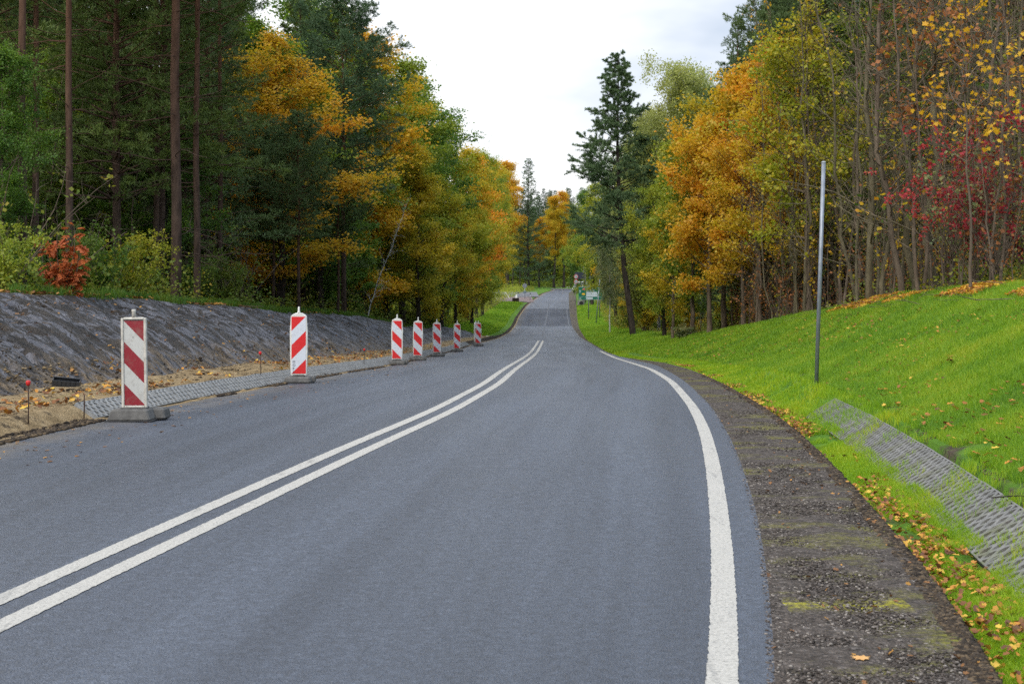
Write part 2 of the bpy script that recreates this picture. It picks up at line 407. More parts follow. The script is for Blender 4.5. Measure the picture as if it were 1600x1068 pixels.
# shoulder with a crisp, slightly ragged outer edge
def sh_disp(X, Y, t): return (fbm(X * 3, Y * 3, 3, 3) - .5) * .035 * np.clip(t * 6, 0, 1) * np.clip((1 - t) * 12, 0, 1)
strip('gravel_shoulder', eR, gR, 24, MT['gravel'], disp=sh_disp)
qR = lambda Y: gR(Y) + .9
strip('verge', gR, qR, 16, MT['gsoil'], tcol=[0, .03, .066, .12, .25, .38, .455, .48, .6, .7, .8, .9, .94, .96, 1], disp=lambda X, Y, t: -.06 * ((t > .47) & (t < .95)) * (Y < 17.6))
strip('grass_bank', qR, cR, 36, MT['gsoil'])
pL = lambda Y: eL(Y) - .45
mshade_soil = simple('hole_shade_soil', (.035, .026, .018), .95, .1, .5, 12, bump=.8)  # bed soil, its dark colour paints in the shade of the deep slab holes
SB = ST[(ST > 16.75)]; SA = np.append(ST[ST <= 16.75], SB[0])
strip('sand_strip', pL, lambda Y: eL(Y) - .10, 12, MT['sand'], Ys=SA, disp=lambda X, Y, t: (fbm(X * 7, Y * 2.2, 33, 4) - .5) * .07 * np.sin(math.pi * t))
strip('slab_bed', pL, lambda Y: eL(Y) - .10, 8, mshade_soil, Ys=SB, tcol=[0, .04, .08, .3, .6, .9, .96, 1], disp=lambda X, Y, t: -.075 * ((t > .05) & (t < .94)) * ((Y > 16.75) & (Y < 78)))
strip('earth_edge', lambda Y: eL(Y) - .10, eL, 12, MT['sand'], tcol=[0, .2, .4, .6, .8, 1], disp=lambda X, Y, t: ((fbm(X * 5, Y * 5, 31, 3) - .35) * .08 * np.sin(math.pi * t)) * (Y < 70))
# the sand strip and the sheet-covered slope
def sand_disp(X, Y, t): return (fbm(X * 3, Y * 3, 11, 4) - .5) * .10 * np.sin(math.pi * t) + (fbm(X * 9, Y * 9, 13, 3) - .5) * .03 * np.sin(math.pi * t)
NEARL = ST[ST < 98]; FARL = ST[ST >= NEARL[-1]]
strip('sand_strip', bL, pL, 22, MT['sand'], disp=sand_disp, Ys=NEARL)
def fab_disp(X, Y, t):
    v = t * 2.6
    a = (fbm(Y * 1.3, v * .8, 21, 4) - .5) * .30 + (fbm(Y * .5, v * .5, 27, 2) - .5) * .16 + (fbm(Y * 6, v * 1.8, 23, 5) - .5) * .15 - np.clip(fbm(Y * 5 + v * 2, v * 1.6, 29, 3) - .58, 0, 1) * .7
    return a * np.clip(np.sin(math.pi * np.clip(t, 0, 1)) * 3, 0, 1)
strip('covered_slope', cL, bL, 44, MT['fab'], disp=fab_disp, Ys=np.exp(np.linspace(math.log(8), math.log(NEARL[-1]), 900)))
strip('green_slope', cL, pL, 26, MT['gsoil'], Ys=FARL)
t_ = (np.linspace(0, 1, 26) ** 2.2)
strip('forest_floor', lambda Y: cL(Y) - 160, cL, 0, MT['forest'], tcol=(1 - t_[::-1]))
strip('forest_floor', cR, lambda Y: cR(Y) + 160, 0, MT['forest'], tcol=t_)
FAR = np.exp(np.linspace(math.log(ST[-1]), math.log(890), 30))
def far_z(X, Y, t): return np.clip(Y - 380, 0, 999) * .085 * (0.6 + .4 * np.sin(X / 90 + 1))
strip('hillside', lambda Y: cL(Y) - 160 - (Y - 330), lambda Y: cR(Y) + 160 + (Y - 330), 60, MT['forest'], Ys=FAR)

# markings
def band(name, cfun, off, w, y0, y1, fade=None):
    Ys = ST[(ST >= y0) & (ST <= y1)]
    Ys = np.unique(np.concatenate([np.arange(y0, min(y1, 30), .04), Ys, [y1]]))
    c = cfun(Ys); dx = np.gradient(c, Ys); k = np.sqrt(1 + dx ** 2)
    j1 = (vnoise(Ys * 60, Ys * 0, 41) - .5) * .009; j2 = (vnoise(Ys * 60, Ys * 0, 43) - .5) * .009
    a = c + (off - w / 2) * k + j1; b = c + (off + w / 2) * k + j2
    V = np.concatenate([np.stack([a, Ys, zr(Ys) + .004], -1), np.stack([b, Ys, zr(Ys) + .004], -1)])
    n = len(Ys); i = np.arange(n - 1)
    me = mesh_np(name, V, [np.stack([i, i + n, i + n + 1, i + 1], -1)])
    o = obj(name, me, MT['paint']); tag(o, kind='structure'); return o
yd = Yof(532)
band('centre_line', dl, -.135, .125, 2, yd); band('centre_line', dl, .135, .125, 2, yd)
band('edge_line', el, 0, .128, 2, Yof(548.5))
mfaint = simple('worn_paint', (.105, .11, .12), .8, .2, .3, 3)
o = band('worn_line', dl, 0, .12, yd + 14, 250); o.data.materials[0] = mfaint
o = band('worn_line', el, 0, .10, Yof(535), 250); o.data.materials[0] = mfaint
# side road at the junction and the road bending away behind it
def patch(name, x0, x1, y0, y1, mat, zo, n=24, skew=0., k=None):
    a, b = np.meshgrid(np.linspace(0, 1, n), np.linspace(0, 1, n))
    Y = y0 + (y1 - y0) * b; X = x0 + (x1 - x0) * a; Y = Y + skew * (X - x0)
    Z = H(X, Y) + zo
    i = (np.arange(n - 1)[:, None] * n + np.arange(n - 1)[None]).ravel()
    me = mesh_np(name, np.stack([X, Y, Z], -1).reshape(-1, 3), [np.stack([i, i + 1, i + n + 1, i + n], -1)], smooth=True)
    o = obj(name, me, mat); tag(o, kind='structure'); return o
mpink = simple('pink_paving', (.17, .125, .115), .9, .2, .3, 2)
patch('side_road', -70, 4.5, 232, 262, simple('side_asphalt', (.12, .12, .125), .85, .3, .2, 1), .06, 40)
patch('pavement', -30, 3.2, 208, 231, mpink, .05, 40)
patch('road_bend', 8, 90, 286, 300, MT['asphalt'], .05, 60)
patch('far_grass', -60, 90, 301, 322, MT['gsoil'], .06, 60)
# ---------------------------------------------------------------- vegetation
def quads_from(centers, normals_u, axes_v, su, sv):
    """rhombic leaf faces: centers Nx3, u,v unit axes, half sizes"""
    a = centers - axes_v * sv[:, None]; c = centers + axes_v * sv[:, None]
    mid = centers - axes_v * (sv * .15)[:, None]
    b = mid + normals_u * su[:, None]; d = mid - normals_u * su[:, None]
    V = np.stack([a, b, c, d], 1).reshape(-1, 3)
    i = np.arange(len(centers))[:, None] * 4 + np.arange(4)[None]
    return V, i
def unit(v): return v / (np.linalg.norm(v, axis=-1, keepdims=True) + 1e-9)
def leaf_faces(C, rng, size, droop=.35, narrow=.42, flat=.5, dirs=None):
    n = len(C)
    ax = rng.normal(size=(n, 3)); ax[:, 2] = ax[:, 2] * .6 - droop
    if dirs is not None: ax = ax * .6 + dirs
    ax = unit(ax)
    u = unit(np.cross(ax, rng.normal(size=(n, 3)) * (1 - flat) + np.array([0, 0, 1.]) * flat + 1e-3))
    s = size * rng.uniform(.55, 1.25, n)
    return quads_from(C, u, ax, s * narrow, s * .5)
MAPLE = [(0, -.5), (.05, -.18), (.36, -.30), (.28, -.02), (.52, .16), (.22, .20), (.20, .36), (0, .56), (-.20, .36), (-.22, .20), (-.52, .16), (-.28, -.02), (-.36, -.30), (-.05, -.18)]
def lobed_faces(C, rng, size, droop=.4):
    n = len(C); ax = rng.normal(size=(n, 3)); ax[:, 2] = ax[:, 2] * .5 - droop * 1.5; ax = unit(ax); u = unit(np.cross(ax, rng.normal(size=(n, 3)) * .5 + np.array([0, -.5, .7]))); w = np.cross(ax, u)
    s = (size * rng.uniform(.55, 1.2, n))[:, None]; bend = rng.uniform(.1, .5, n)[:, None]
    V = np.stack([C + u * s * p + ax * s * q - w * s * bend * (p * p + q * q) for p, q in MAPLE], 1).reshape(-1, 3); i = np.arange(n)[:, None] * 14
    c = [np.array([[0, 1, 7, 13]])]; 
    return V, [np.concatenate([i + np.array([[0, 1, 7, 13]])]), np.concatenate([i + np.array([[1, 2, 3, 4, 5, 6, 7]]), i + np.array([[7, 8, 9, 10, 11, 12, 13]])])]
def path(p0, d, L, n, rng, curl=0.1, up=0.0):
    P = [np.array(p0, float)]; d = unit(np.array(d, float)); st = L / (n - 1)
    for k in range(n - 1):
        d = unit(d + rng.normal(size=3) * curl + np.array([0, 0, up]))
        P.append(P[-1] + d * st)
    return np.array(P)
def interp_path(P, t):
    k = t * (len(P) - 1); i = np.minimum(k.astype(int), len(P) - 2); f = (k - i)[:, None]
    return P[i] * (1 - f) + P[i + 1] * f
def trunk_path(H_, rng, lean=(0, 0), wob=.02, n=10):
    z = np.linspace(-.4, H_, n); t = np.clip(z / H_, 0, 1)
    w = np.cumsum(rng.normal(size=(n, 2)), 0) * wob * H_ / n
    return np.stack([w[:, 0] + lean[0] * t ** 1.1 * H_, w[:, 1] + lean[1] * t * H_, z], -1)

def gen_decid(seed, H_=12, cb=2.5, R=2.6, nl=26000, ls=.10, limbs=26, lean=(0, 0), wob=.06, shape='oval', r0=None, droop=.35, clus=.22, fill=1.0, lobed=False):
    rng = np.random.default_rng(seed)
    T = trunk_path(H_, rng, lean, wob, 14); r0 = r0 or H_ * .0105 + .02
    tr = [(T, r0 * (1 - np.linspace(0, 1, 14) * .9) * (1 + .5 * np.exp(-np.arange(14) * 1.2)), 8)]
    tw = []
    for i in range(limbs):
        t = (i + rng.uniform(0, 1)) / limbs; z = cb + (H_ * .97 - cb) * t
        if shape == 'oval': prof = math.sin(math.pi * min(1, .18 + .8 * t)) ** .7
        elif shape == 'cone': prof = (1 - t) ** .7 + .12
        else: prof = .75 + .4 * math.sin(math.pi * t)
        L = R * prof * rng.uniform(.65, 1.25)
        p0 = interp_path(T, np.array([(z + .4) / (H_ + .4)]))[0]
        az = i * 2.4 + rng.uniform(-.5, .5); el_ = rng.uniform(.25, .75) + .5 * t
        d = (math.cos(az) * math.cos(el_), math.sin(az) * math.cos(el_), math.sin(el_))
        P = path(p0, d, L, 6, rng, .16, .02)
        rr = max(.012, r0 * (1 - t * .8) * .42)
        tr.append((P, np.linspace(rr, .006, 6), 4))
        for k in range(7):
            s0 = rng.uniform(.25, 1); q = interp_path(P, np.array([s0]))[0]
            dd = unit(np.array(d) * .8 + rng.normal(size=3) * .7)
            tL_ = L * rng.uniform(.22, .5) + .15
            Q = path(q, dd, tL_, 4, rng, .2, -.03)
            tr.append((Q, np.linspace(.009, .003, 4), 3)); tw.append((Q, tL_))
    w = np.array([l for _, l in tw]) * rng.uniform(.3, 1.6, len(tw)) * (rng.uniform(0, 1, len(tw)) < fill); w /= w.sum()
    cnt = (w * nl).astype(int); C = []
    for (Q, L), c in zip(tw, cnt):
        if c < 1: continue
        p = interp_path(Q, rng.uniform(0.1, 1, c)); C.append(p + rng.normal(size=(c, 3)) * clus * np.array([1, 1, .62]))
    C = np.concatenate(C)
    if lobed: V, fl_ = lobed_faces(C, rng, ls); return tubes_mesh('wood', tr), mesh_np('leaves', V, fl_)
    V, f = leaf_faces(C, rng, ls, droop)
    return tubes_mesh('wood', tr), mesh_np('leaves', V, [f])

def gen_birch(seed, H_=14, R=2.6, nl=26000, ls=.09):
    rng = np.random.default_rng(seed)
    T = trunk_path(H_, rng, (0.02, 0), .05, 14); r0 = .11
    tr = [(T, r0 * (1 - np.linspace(0, 1, 14) * .92), 8)]; C = []
    for i in range(34):
        t = (i + rng.uniform(0, 1)) / 34; z = H_ * .22 + H_ * .76 * t
        p0 = interp_path(T, np.array([(z + .4) / (H_ + .4)]))[0]; az = i * 2.4 + rng.uniform(-.5, .5)
        d = (math.cos(az) * .7, math.sin(az) * .7, .75); L = R * (.5 + .7 * math.sin(math.pi * min(1, .25 + .75 * t))) * rng.uniform(.7, 1.2)
        P = path(p0, d, L, 6, rng, .12, .0); tr.append((P, np.linspace(.03, .006, 6), 4))
        for k in range(15):
            q = interp_path(P, np.array([rng.uniform(.2, 1)]))[0]
            q = q + rng.normal(size=3) * .3
            hl = rng.uniform(.5, 1.7)
            Q = path(q, (rng.normal() * .5, rng.normal() * .5, .05), hl, 5, rng, .1, -.45)
            tr.append((Q, np.linspace(.005, .002, 5), 3))
            c = int(nl / 510 * hl / 1.1); p = interp_path(Q, rng.uniform(0, 1, c)); C.append(p + rng.normal(size=(c, 3)) * .13)
    C = np.concatenate(C); V, f = leaf_faces(C, rng, ls, .9)
    return tubes_mesh('wood', tr), mesh_np('leaves', V, [f])

def gen_pine(seed, H_=16, cb=4, R=2.2, nn=42000, shape='cone', lean=(0, 0), r0=None, stubs=True, whorl=.55, per=5, nlen=.16, nwid=.022, bend=0.0, bare=.0, tuft=1.0):
    rng = np.random.default_rng(seed)
    T = trunk_path(H_, rng, lean, .022, 16)
    if bend: T[:, 0] += bend * np.sin(np.linspace(0, math.pi, 16))
    r0 = r0 or H_ * .0105
    tr = [(T, r0 * (1 - np.linspace(0, 1, 16) ** 1.15 * .9), 9)]
    def on(z): return interp_path(T, np.array([min(1, (z + .4) / (H_ + .4))]))[0]
    z = cb; W = []
    while z < H_ - .15:
        t = (z - cb) / (H_ - cb)
        if shape == 'cone': L0 = R * ((1 - t) ** .8) + .25
        else: L0 = R * (.55 + .55 * math.sin(math.pi * min(1, .15 + t * .85))) * (1 if t < .8 else (1 - t) / .2 * .7 + .3)
        az0 = rng.uniform(0, 6.28)
        for k in range(per):
            if rng.uniform() < bare: continue
            az = az0 + k * 6.283 / per + rng.uniform(-.3, .3); el_ = rng.uniform(-.05, .35) + .45 * t
            d = (math.cos(az) * math.cos(el_), math.sin(az) * math.cos(el_), math.sin(el_)); L = L0 * rng.uniform(.55, 1.2)
            P = path(on(z + rng.uniform(-.1, .1)), d, L, 5, rng, .08, .05)
            tr.append((P, np.linspace(max(.010, r0 * (1 - t) * .3), .005, 5), 4)); W.append((P, L, np.array(d)))
        z += whorl * rng.uniform(.7, 1.3) * (1 - .35 * t)
    if stubs:
        for k in range(int(cb * 4.5)):
            z = rng.uniform(.8, cb); az = rng.uniform(0, 6.28)
            P = path(on(z), (math.cos(az), math.sin(az), rng.uniform(-.35, .25)), rng.uniform(.3, 2.6), 6, rng, .14, .04)
            tr.append((P, np.linspace(.014, .004, 6), 3))
    tot = sum(L for _, L, _ in W); C = []; D = []
    for P, L, d in W:
        nt = max(3, int(L / .13)); per_t = max(4, int(nn * L / tot / nt))
        for k in range(nt):
            s = rng.uniform(.22, 1.0) ** .8
            q = interp_path(P, np.array([s]))[0]
            side = unit(d * .6 + rng.normal(size=3) * np.array([.8, .8, .35])); ll = L * .28 * rng.uniform(.3, 1.1) * (1.25 - s) * tuft + .08 * tuft
            a = rng.uniform(0, 1, per_t)[:, None] ** .7
            base = q + side * ll * a
            dirs = unit(side * 1.0 + np.array([0, 0, .5]) + rng.normal(size=(per_t, 3)) * .75)
            C.append(base + dirs * nlen * .5); D.append(dirs)
    C = np.concatenate(C); D = np.concatenate(D); n = len(C)
    u = unit(np.cross(D, rng.normal(size=(n, 3)))); s = rng.uniform(.7, 1.2, n)
    V, f = quads_from(C, u, D, s * nwid * .5, s * nlen * .5)
    return tubes_mesh('wood', tr), mesh_np('needles', V, [f])

def gen_bare(seed, H_=9, r0=.045, nb=26, wob=.10, nl=120, ls=.09, lean=(0, 0), cb=.15, spread=.55):
    rng = np.random.default_rng(seed)
    T = trunk_path(H_, rng, lean, wob, 14); tr = [(T, r0 * (1 - np.linspace(0, 1, 14) * .85), 7)]; C = []
    for i in range(nb):
        t = cb + (1 - cb) * (i + rng.uniform()) / nb; p0 = interp_path(T, np.array([t]))[0]; az = rng.uniform(0, 6.28); e = rng.uniform(.3, 1.15)
        L = rng.uniform(.5, 2.2) * spread * (1.3 - t * .7) * H_ / 8
        P = path(p0, (math.cos(az) * math.cos(e), math.sin(az) * math.cos(e), math.sin(e)), L, 6, rng, .13, .02)
        tr.append((P, np.linspace(max(.006, r0 * .32 * (1 - t * .5)), .0025, 6), 4))
        for k in range(4):
            q = interp_path(P, np.array([rng.uniform(.2, .95)]))[0]
            Q = path(q, unit(P[-1] - P[0] + rng.normal(size=3) * L * .6), L * rng.uniform(.25, .55), 4, rng, .2, .03)
            tr.append((Q, np.linspace(.0055, .0028, 4), 3)); C.append(interp_path(Q, rng.uniform(.3, 1, 3)))
    C = np.concatenate(C); C = C[rng.integers(0, len(C), nl)] + rng.normal(size=(nl, 3)) * .06
    V, f = leaf_faces(C, rng, ls, .6)
    return tubes_mesh('wood', tr), mesh_np('leaves', V, [f])

def gen_shrub(seed, H_=1.8, R=.9, nl=5000, ls=.06, stems=14, fill=1., narrow=.42):
    rng = np.random.default_rng(seed); tr = []; C = []
    for i in range(stems):
        az = rng.uniform(0, 6.28); e = rng.uniform(.9, 1.45)
        L = H_ * rng.uniform(.6, 1.05)
        P = path((rng.normal() * .06, rng.normal() * .06, -.08), (math.cos(az) * math.cos(e) * R / H_ * 2, math.sin(az) * math.cos(e) * R / H_ * 2, math.sin(e)), L, 7, rng, .12, -.02)
        tr.append((P, np.linspace(.014, .003, 7), 4))
        for k in range(8):
            q = interp_path(P, np.array([rng.uniform(.25, 1)]))[0]
            Q = path(q, rng.normal(size=3) + np.array([0, 0, .3]), rng.uniform(.15, .4) * R, 4, rng, .2, 0)
            tr.append((Q, np.linspace(.004, .0015, 4), 3)); 
            if rng.uniform() < fill: C.append(interp_path(Q, rng.uniform(0, 1, nl // (stems * 8))) + rng.normal(size=(nl // (stems * 8), 3)) * .055)
    C = np.concatenate(C); V, f = leaf_faces(C, rng, ls, .3, narrow)
    return tubes_mesh('wood', tr), mesh_np('leaves', V, [f])

def bark(name, a, b, scale=6, hi=None):
    m = M(name); v = m.coord('Object', (1, 1, .25))
    n = m.noise(v, scale, 6, .7); c = m.ramp(n, [(.3, a), (.7, b)])
    if hi:  # upper trunk turns orange
        z = m.n('ShaderNodeSeparateXYZ', {0: m.coord('Object')}).outputs[2]
        f = m.math('MULTIPLY', m.math('SUBTRACT', z, 2.5), .16, clamp=True)
        c = m.mix(m.math('MULTIPLY', f, .75), c, m.ramp(n, [(.3, tuple(x * .6 for x in hi)), (.7, hi)]))
    return m.pbr(c, .9, .15, m.bump(n, .9, .03))
MB_pine = bark('pine_bark', (.026, .018, .014), (.105, .070, .052), 7, (.17, .078, .040))
MB_dark = bark('dark_bark', (.018, .015, .012), (.065, .052, .042))
MB_grey = bark('grey_green_bark', (.050, .043, .026), (.20, .17, .105), 5)
MB_twig = bark('brown_grey_bark', (.050, .038, .028), (.20, .155, .11), 5)
def birch_bark():
    m = M('birch_bark'); n = m.noise(m.coord('Object', (1.2, 1.2, 5)), 3.2, 4, .6)
    return m.pbr(m.ramp(n, [(.40, (.03, .028, .025)), (.48, (.42, .41, .39)), (.8, (.62, .61, .58))]), .7, .2)
MB_birch = birch_bark()
ML = dict(
 pine=foliage_mat('pine_needles', [(0, (.045, .082, .026)), (.5, (.10, .155, .048)), (1, (.16, .22, .065))], .5, .25, .3, .35, .6),
 pine_dark=foliage_mat('dark_pine_needles', [(0, (.042, .075, .015)), (.5, (.10, .15, .028)), (1, (.18, .225, .04))], .5, .25, .3, .35, .6),
 lone=foliage_mat('lone_pine_needles', [(0, (.07, .11, .06)), (.5, (.15, .205, .10)), (1, (.22, .27, .13))], .6, .35, .3, 0, .5),  # paler needle tone mixed for the lone pine
 spruce=foliage_mat('blue_green_needles', [(0, (.045, .088, .036)), (.5, (.10, .165, .068)), (1, (.16, .23, .09))], .5, .25, .3, .3, .5),
 green=foliage_mat('green_leaves', [(0, (.040, .095, .014)), (.45, (.10, .20, .018)), (.8, (.22, .31, .022)), (1, (.42, .38, .024))], .4, .45),
 ygreen=foliage_mat('yellow_green_leaves', [(0, (.09, .16, .016)), (.35, (.22, .29, .022)), (.65, (.34, .36, .022)), (1, (.56, .42, .02))], .35, .45),
 yellow=foliage_mat('yellow_leaves', [(0, (.26, .28, .02)), (.35, (.52, .41, .018)), (.7, (.70, .42, .018)), (1, (.72, .29, .015))], .4, .5),
 orange=foliage_mat('orange_leaves', [(0, (.42, .36, .022)), (.35, (.68, .42, .022)), (.7, (.76, .34, .018)), (1, (.66, .21, .015))], .45, .5),
 rust=foliage_mat('rust_leaves', [(0, (.18, .07, .02)), (.5, (.36, .13, .035)), (1, (.48, .22, .07))], .8, .35),
 red=foliage_mat('red_leaves', [(0, (.14, .014, .02)), (.45, (.36, .025, .035)), (.8, (.52, .05, .04)), (1, (.30, .22, .07))], 1.2, .4, .6, .3, .5),
 oakred=foliage_mat('orange_red_leaves', [(0, (.30, .06, .02)), (.5, (.54, .13, .03)), (1, (.64, .24, .07))], 2., .35),
 gold=foliage_mat('golden_leaves', [(0, (.62, .30, .015)), (.5, (.80, .44, .02)), (1, (.82, .56, .04))], 2., .5),
 birch=foliage_mat('birch_leaves', [(0, (.24, .29, .07)), (.45, (.40, .43, .11)), (.8, (.46, .44, .09)), (1, (.58, .46, .07))], .4, .5),
 under=foliage_mat('undergrowth_leaves', [(0, (.04, .085, .012)), (.4, (.11, .18, .016)), (.75, (.25, .26, .025)), (1, (.46, .28, .025))], .6, .4),
 pale=foliage_mat('pale_green_leaves', [(0, (.07, .12, .05)), (.5, (.17, .22, .09)), (1, (.34, .30, .10))], 1.5, .4),
)
PR = {}
def proto(key, gen, **kw): PR.setdefault(key, []).append(gen(**kw))
for i in range(3): proto('pine_tall', gen_pine, seed=10 + i, H_=20, cb=8.5 - i * .8, R=2.6, nn=36000, shape='round', r0=.105, per=5, whorl=.6)
for i in range(3): proto('pine_low', gen_pine, seed=20 + i, H_=16, cb=1.8 + i, R=2.7, nn=50000, shape='cone', r0=.13, whorl=.5, per=6, nlen=.17, nwid=.026)
for i in range(2): proto('spruce', gen_pine, seed=30 + i, H_=14, cb=1., R=2.2, nn=46000, shape='cone', r0=.12, whorl=.36, per=6, nlen=.12, nwid=.024, stubs=False)
for i in range(4): proto('hornbeam', gen_decid, seed=40 + i, H_=12, cb=1.0, R=2.7, nl=34000, ls=.11, limbs=30, shape='oval')
for i in range(3): proto('maple', gen_decid, seed=50 + i, H_=11, cb=2.2, R=2.4, nl=17000, ls=.15, limbs=28, shape='oval', clus=.26)
for i in range(2): proto('sparse', gen_decid, seed=56 + i, H_=11, cb=2.5, R=2.5, nl=11000, ls=.135, limbs=26, clus=.22, fill=.55)
for i in range(2): proto('tallwood', gen_decid, seed=60 + i, H_=22, cb=8, R=3.6, nl=30000, ls=.20, limbs=26, shape='oval', clus=.4, r0=.28)
for i in range(2): proto('birch', gen_birch, seed=70 + i, H_=14, nl=52000, ls=.095)
for i in range(6): proto('bare', gen_bare, seed=80 + i, H_=9.5, r0=.034 + .008 * (i % 4), nb=38 + 4 * i, wob=.13, nl=90 + 40 * (i % 3))
for i in range(3): proto('sapling', gen_bare, seed=90 + i, H_=4.2, r0=.016 + .004 * i, nb=14, wob=.16, nl=120, ls=.08, spread=.5)
for i in range(3): proto('shrub', gen_shrub, seed=100 + i, H_=1.8 + .3 * i)
for i in range(2): proto('twiggy', gen_shrub, seed=110 + i, H_=2.4, R=1.1, nl=900, ls=.07, stems=16, fill=.5)

TREES = []
def plant(name, key, var, bark_m, leaf_m, X, Y, Hscale, label, cat, group=None, rz=None, dz=-.05, sxy=None, tilt=(0, 0)):
    w, l = PR[key][var % len(PR[key])]
    e = empty(name, (X, Y, float(H(X, Y)) + dz), random.uniform(0, 6.28) if rz is None else rz)
    e.rotation_euler = (tilt[0], tilt[1], e.rotation_euler[2])
    s = sxy or Hscale; e.scale = (s, s, Hscale); tag(e, label, cat, group)
    for nm, me, mt in (('trunk', w, bark_m), ('crown', l, leaf_m)):
        if len(me.materials) == 0: me.materials.append(mt)
        o = bpy.data.objects.new(nm, me); COL.objects.link(o); o.parent = e
        o.material_slots[0].link = 'OBJECT'; o.material_slots[0].material = mt
    TREES.append((X, Y, key)); return e
def plant_at(x, Y, *a, X=None, **k):
    pass
def XI(x, Y): return (x - 800) / F * Y
# ---- named trees on the west side of the road (image x at the base, distance)
PH = dict(pine_tall=20, pine_low=16, spruce=14, hornbeam=12, maple=11, sparse=11, tallwood=22, birch=14.3)
def hs_for(x, Y, ytop, key): return (zi(ytop, Y) - float(H(XI(x, Y), Y))) / PH[key]
def on_crest(x, off):
    Yc = np.arange(15, 200, .05); g = (x - 800) / F * Yc - (cL(Yc) - off); k = np.where(np.sign(g[1:]) != np.sign(g[:-1]))[0]
    return float(Yc[k[0]])
def PT(x, Y, name, key, var, bm, lm, hs, label, cat='tree', group=None, **k):
    return plant(name, key, var, bm, lm, XI(x, Y), Y, hs, label, cat, group, **k)
PR['mid'] = [gen_pine(seed=215, H_=16, cb=6.2, R=2.9, nn=80000, shape='round', r0=.14, whorl=.5, per=6, nlen=.18, nwid=.03, tuft=1.5)]; PH['mid'] = 16
gP = 'tall pines at the edge above the covered slope'
for x, Y, s, lb in [
    (34, 30, 1.02, 'reddish pine trunk above the sheeted slope, beyond the orange oak sapling toward the frame edge'),
    (58, 35, .95, 'thinner dark pine trunk standing just behind the reddish pine by the oak sapling'),
    (106, 33, .98, 'dark pine trunk with forked branches rising behind the orange oak sapling'),
    (247, 40, .95, 'slim brown pine trunk beside the thick scaly pine above the first marker post'),
    (271, 36, 1.15, 'thick grey scaly pine trunk above the sheeted slope near the first marker post'),
    (306, 38, 1.0, 'orange-brown pine trunk just beyond the thick grey scaly pine'),
    (346, 44, .95, 'straight dark pine trunk between the orange-brown pine and the second marker post'),
    (427, 52, .95, 'dark slender pine trunk behind the sheeted slope just before the second marker post'),
    (467, 50, .98, 'brown pine trunk rising directly behind the second white and red marker post'),
    (528, 58, 1.05, 'thick dark trunk at the crest where the sheeted slope starts to drop')]:
    vv = 0
    if x in (427, 467, 528):
        yt = {427: 200, 467: 175, 528: 235}[x]; h_ = (zi(yt, Y) - float(H(XI(x, Y), Y))) / 16
        plant('pine_tree', 'mid', 0, MB_pine, ML['pine'], XI(x, Y), Y, h_, lb, 'pine tree', gP, sxy=h_ * 1.05); continue
    plant('pine_tree', 'pine_tall', vv, MB_pine, ML['pine_dark'] if x < 330 else ML['pine'], XI(x, Y), Y, s, lb, 'pine tree', gP, sxy=s * (.9 if x != 271 else 1.15))
PT(537, 62, 'pine_tree', 'mid', 0, MB_pine, ML['spruce'], hs_for(537, 62, -12, 'mid'), 'pine with bare orange trunk and tall blue-green crown cutting the sky', 'pine tree')
PT(575, 68, 'birch_tree', 'bare', 3, MB_birch, ML['ygreen'], .66, 'thin white birch stem leaning over the end of the sheeted slope', 'birch tree', tilt=(0, .36), sxy=.5)
# deciduous edge, west
WEST = [
 (398, 57, -40, 'green', 'hornbeam', 'green tree filling the gap between the dark pines and the second marker post'),
 (412, 70, -60, 'yellow', 'hornbeam', 'yellow tree glimpsed between the dark pines just before the second marker post'),
 (500, 66, -120, 'green', 'hornbeam', 'green tree between the yellow-orange crown and the pine with the bare orange trunk'),
 (512, 78, -18, 'green', 'hornbeam', 'taller green tree behind the pine with the bare orange trunk'),
 (470, 84, 8, 'green', 'hornbeam', 'tall dark green tree whose top touches the sky gap above the yellow-orange crown'),
 (650, 110, -118, 'green', 'hornbeam', 'dark green tree whose top stands in the sky behind the olive-yellow tree'),
 (440, 55, -60, 'orange', 'hornbeam', 'tree with bright yellow-orange crown behind the second marker post'),
 (478, 74, -180, 'ygreen', 'hornbeam', 'yellow-green tree low behind the yellow-orange crown and the second marker post'),
 (545, 72, -290, 'green', 'hornbeam', 'dark green low-branched hornbeam above the end of the sheeted slope'),
 (572, 80, -50, 'yellow', 'hornbeam', 'tall golden-yellow tree beside the blue-green pine, its top cutting the sky'),
 (605, 86, -175, 'ygreen', 'hornbeam', 'yellow-green tree behind the third marker post'),
 (628, 92, -100, 'ygreen', 'hornbeam', 'tall olive-yellow tree behind the third and fourth marker posts, reaching the sky'),
 (655, 84, -235, 'yellow', 'hornbeam', 'golden bushy tree low above the fourth marker post'),
 (668, 101, -162, 'green', 'hornbeam', 'tall green-yellow tree above the fifth marker post'),
 (690, 94, -285, 'ygreen', 'hornbeam', 'low yellow-green tree right behind the fifth marker post'),
 (698, 116, -202, 'ygreen', 'hornbeam', 'loose pale yellow-green tree above the sixth marker post'),
 (712, 106, -312, 'yellow', 'hornbeam', 'small golden tree behind the sixth marker post'),
 (728, 126, -232, 'yellow', 'hornbeam', 'orange-tinged yellow tree above the seventh marker post'),
 (738, 116, -310, 'ygreen', 'hornbeam', 'small yellow-green tree by the start of the green verge'),
 (744, 143, -252, 'orange', 'maple', 'orange-brown tree over the bright green slope beside the road'),
 (752, 155, -262, 'ygreen', 'hornbeam', 'yellow-green tree leaning out over the bright green slope'),
 (757, 176, -238, 'ygreen', 'hornbeam', 'tall yellow-green tree behind the orange-brown tree over the green slope'),
 (766, 192, -255, 'yellow', 'hornbeam', 'yellow tree just before the side-road railing'),
]
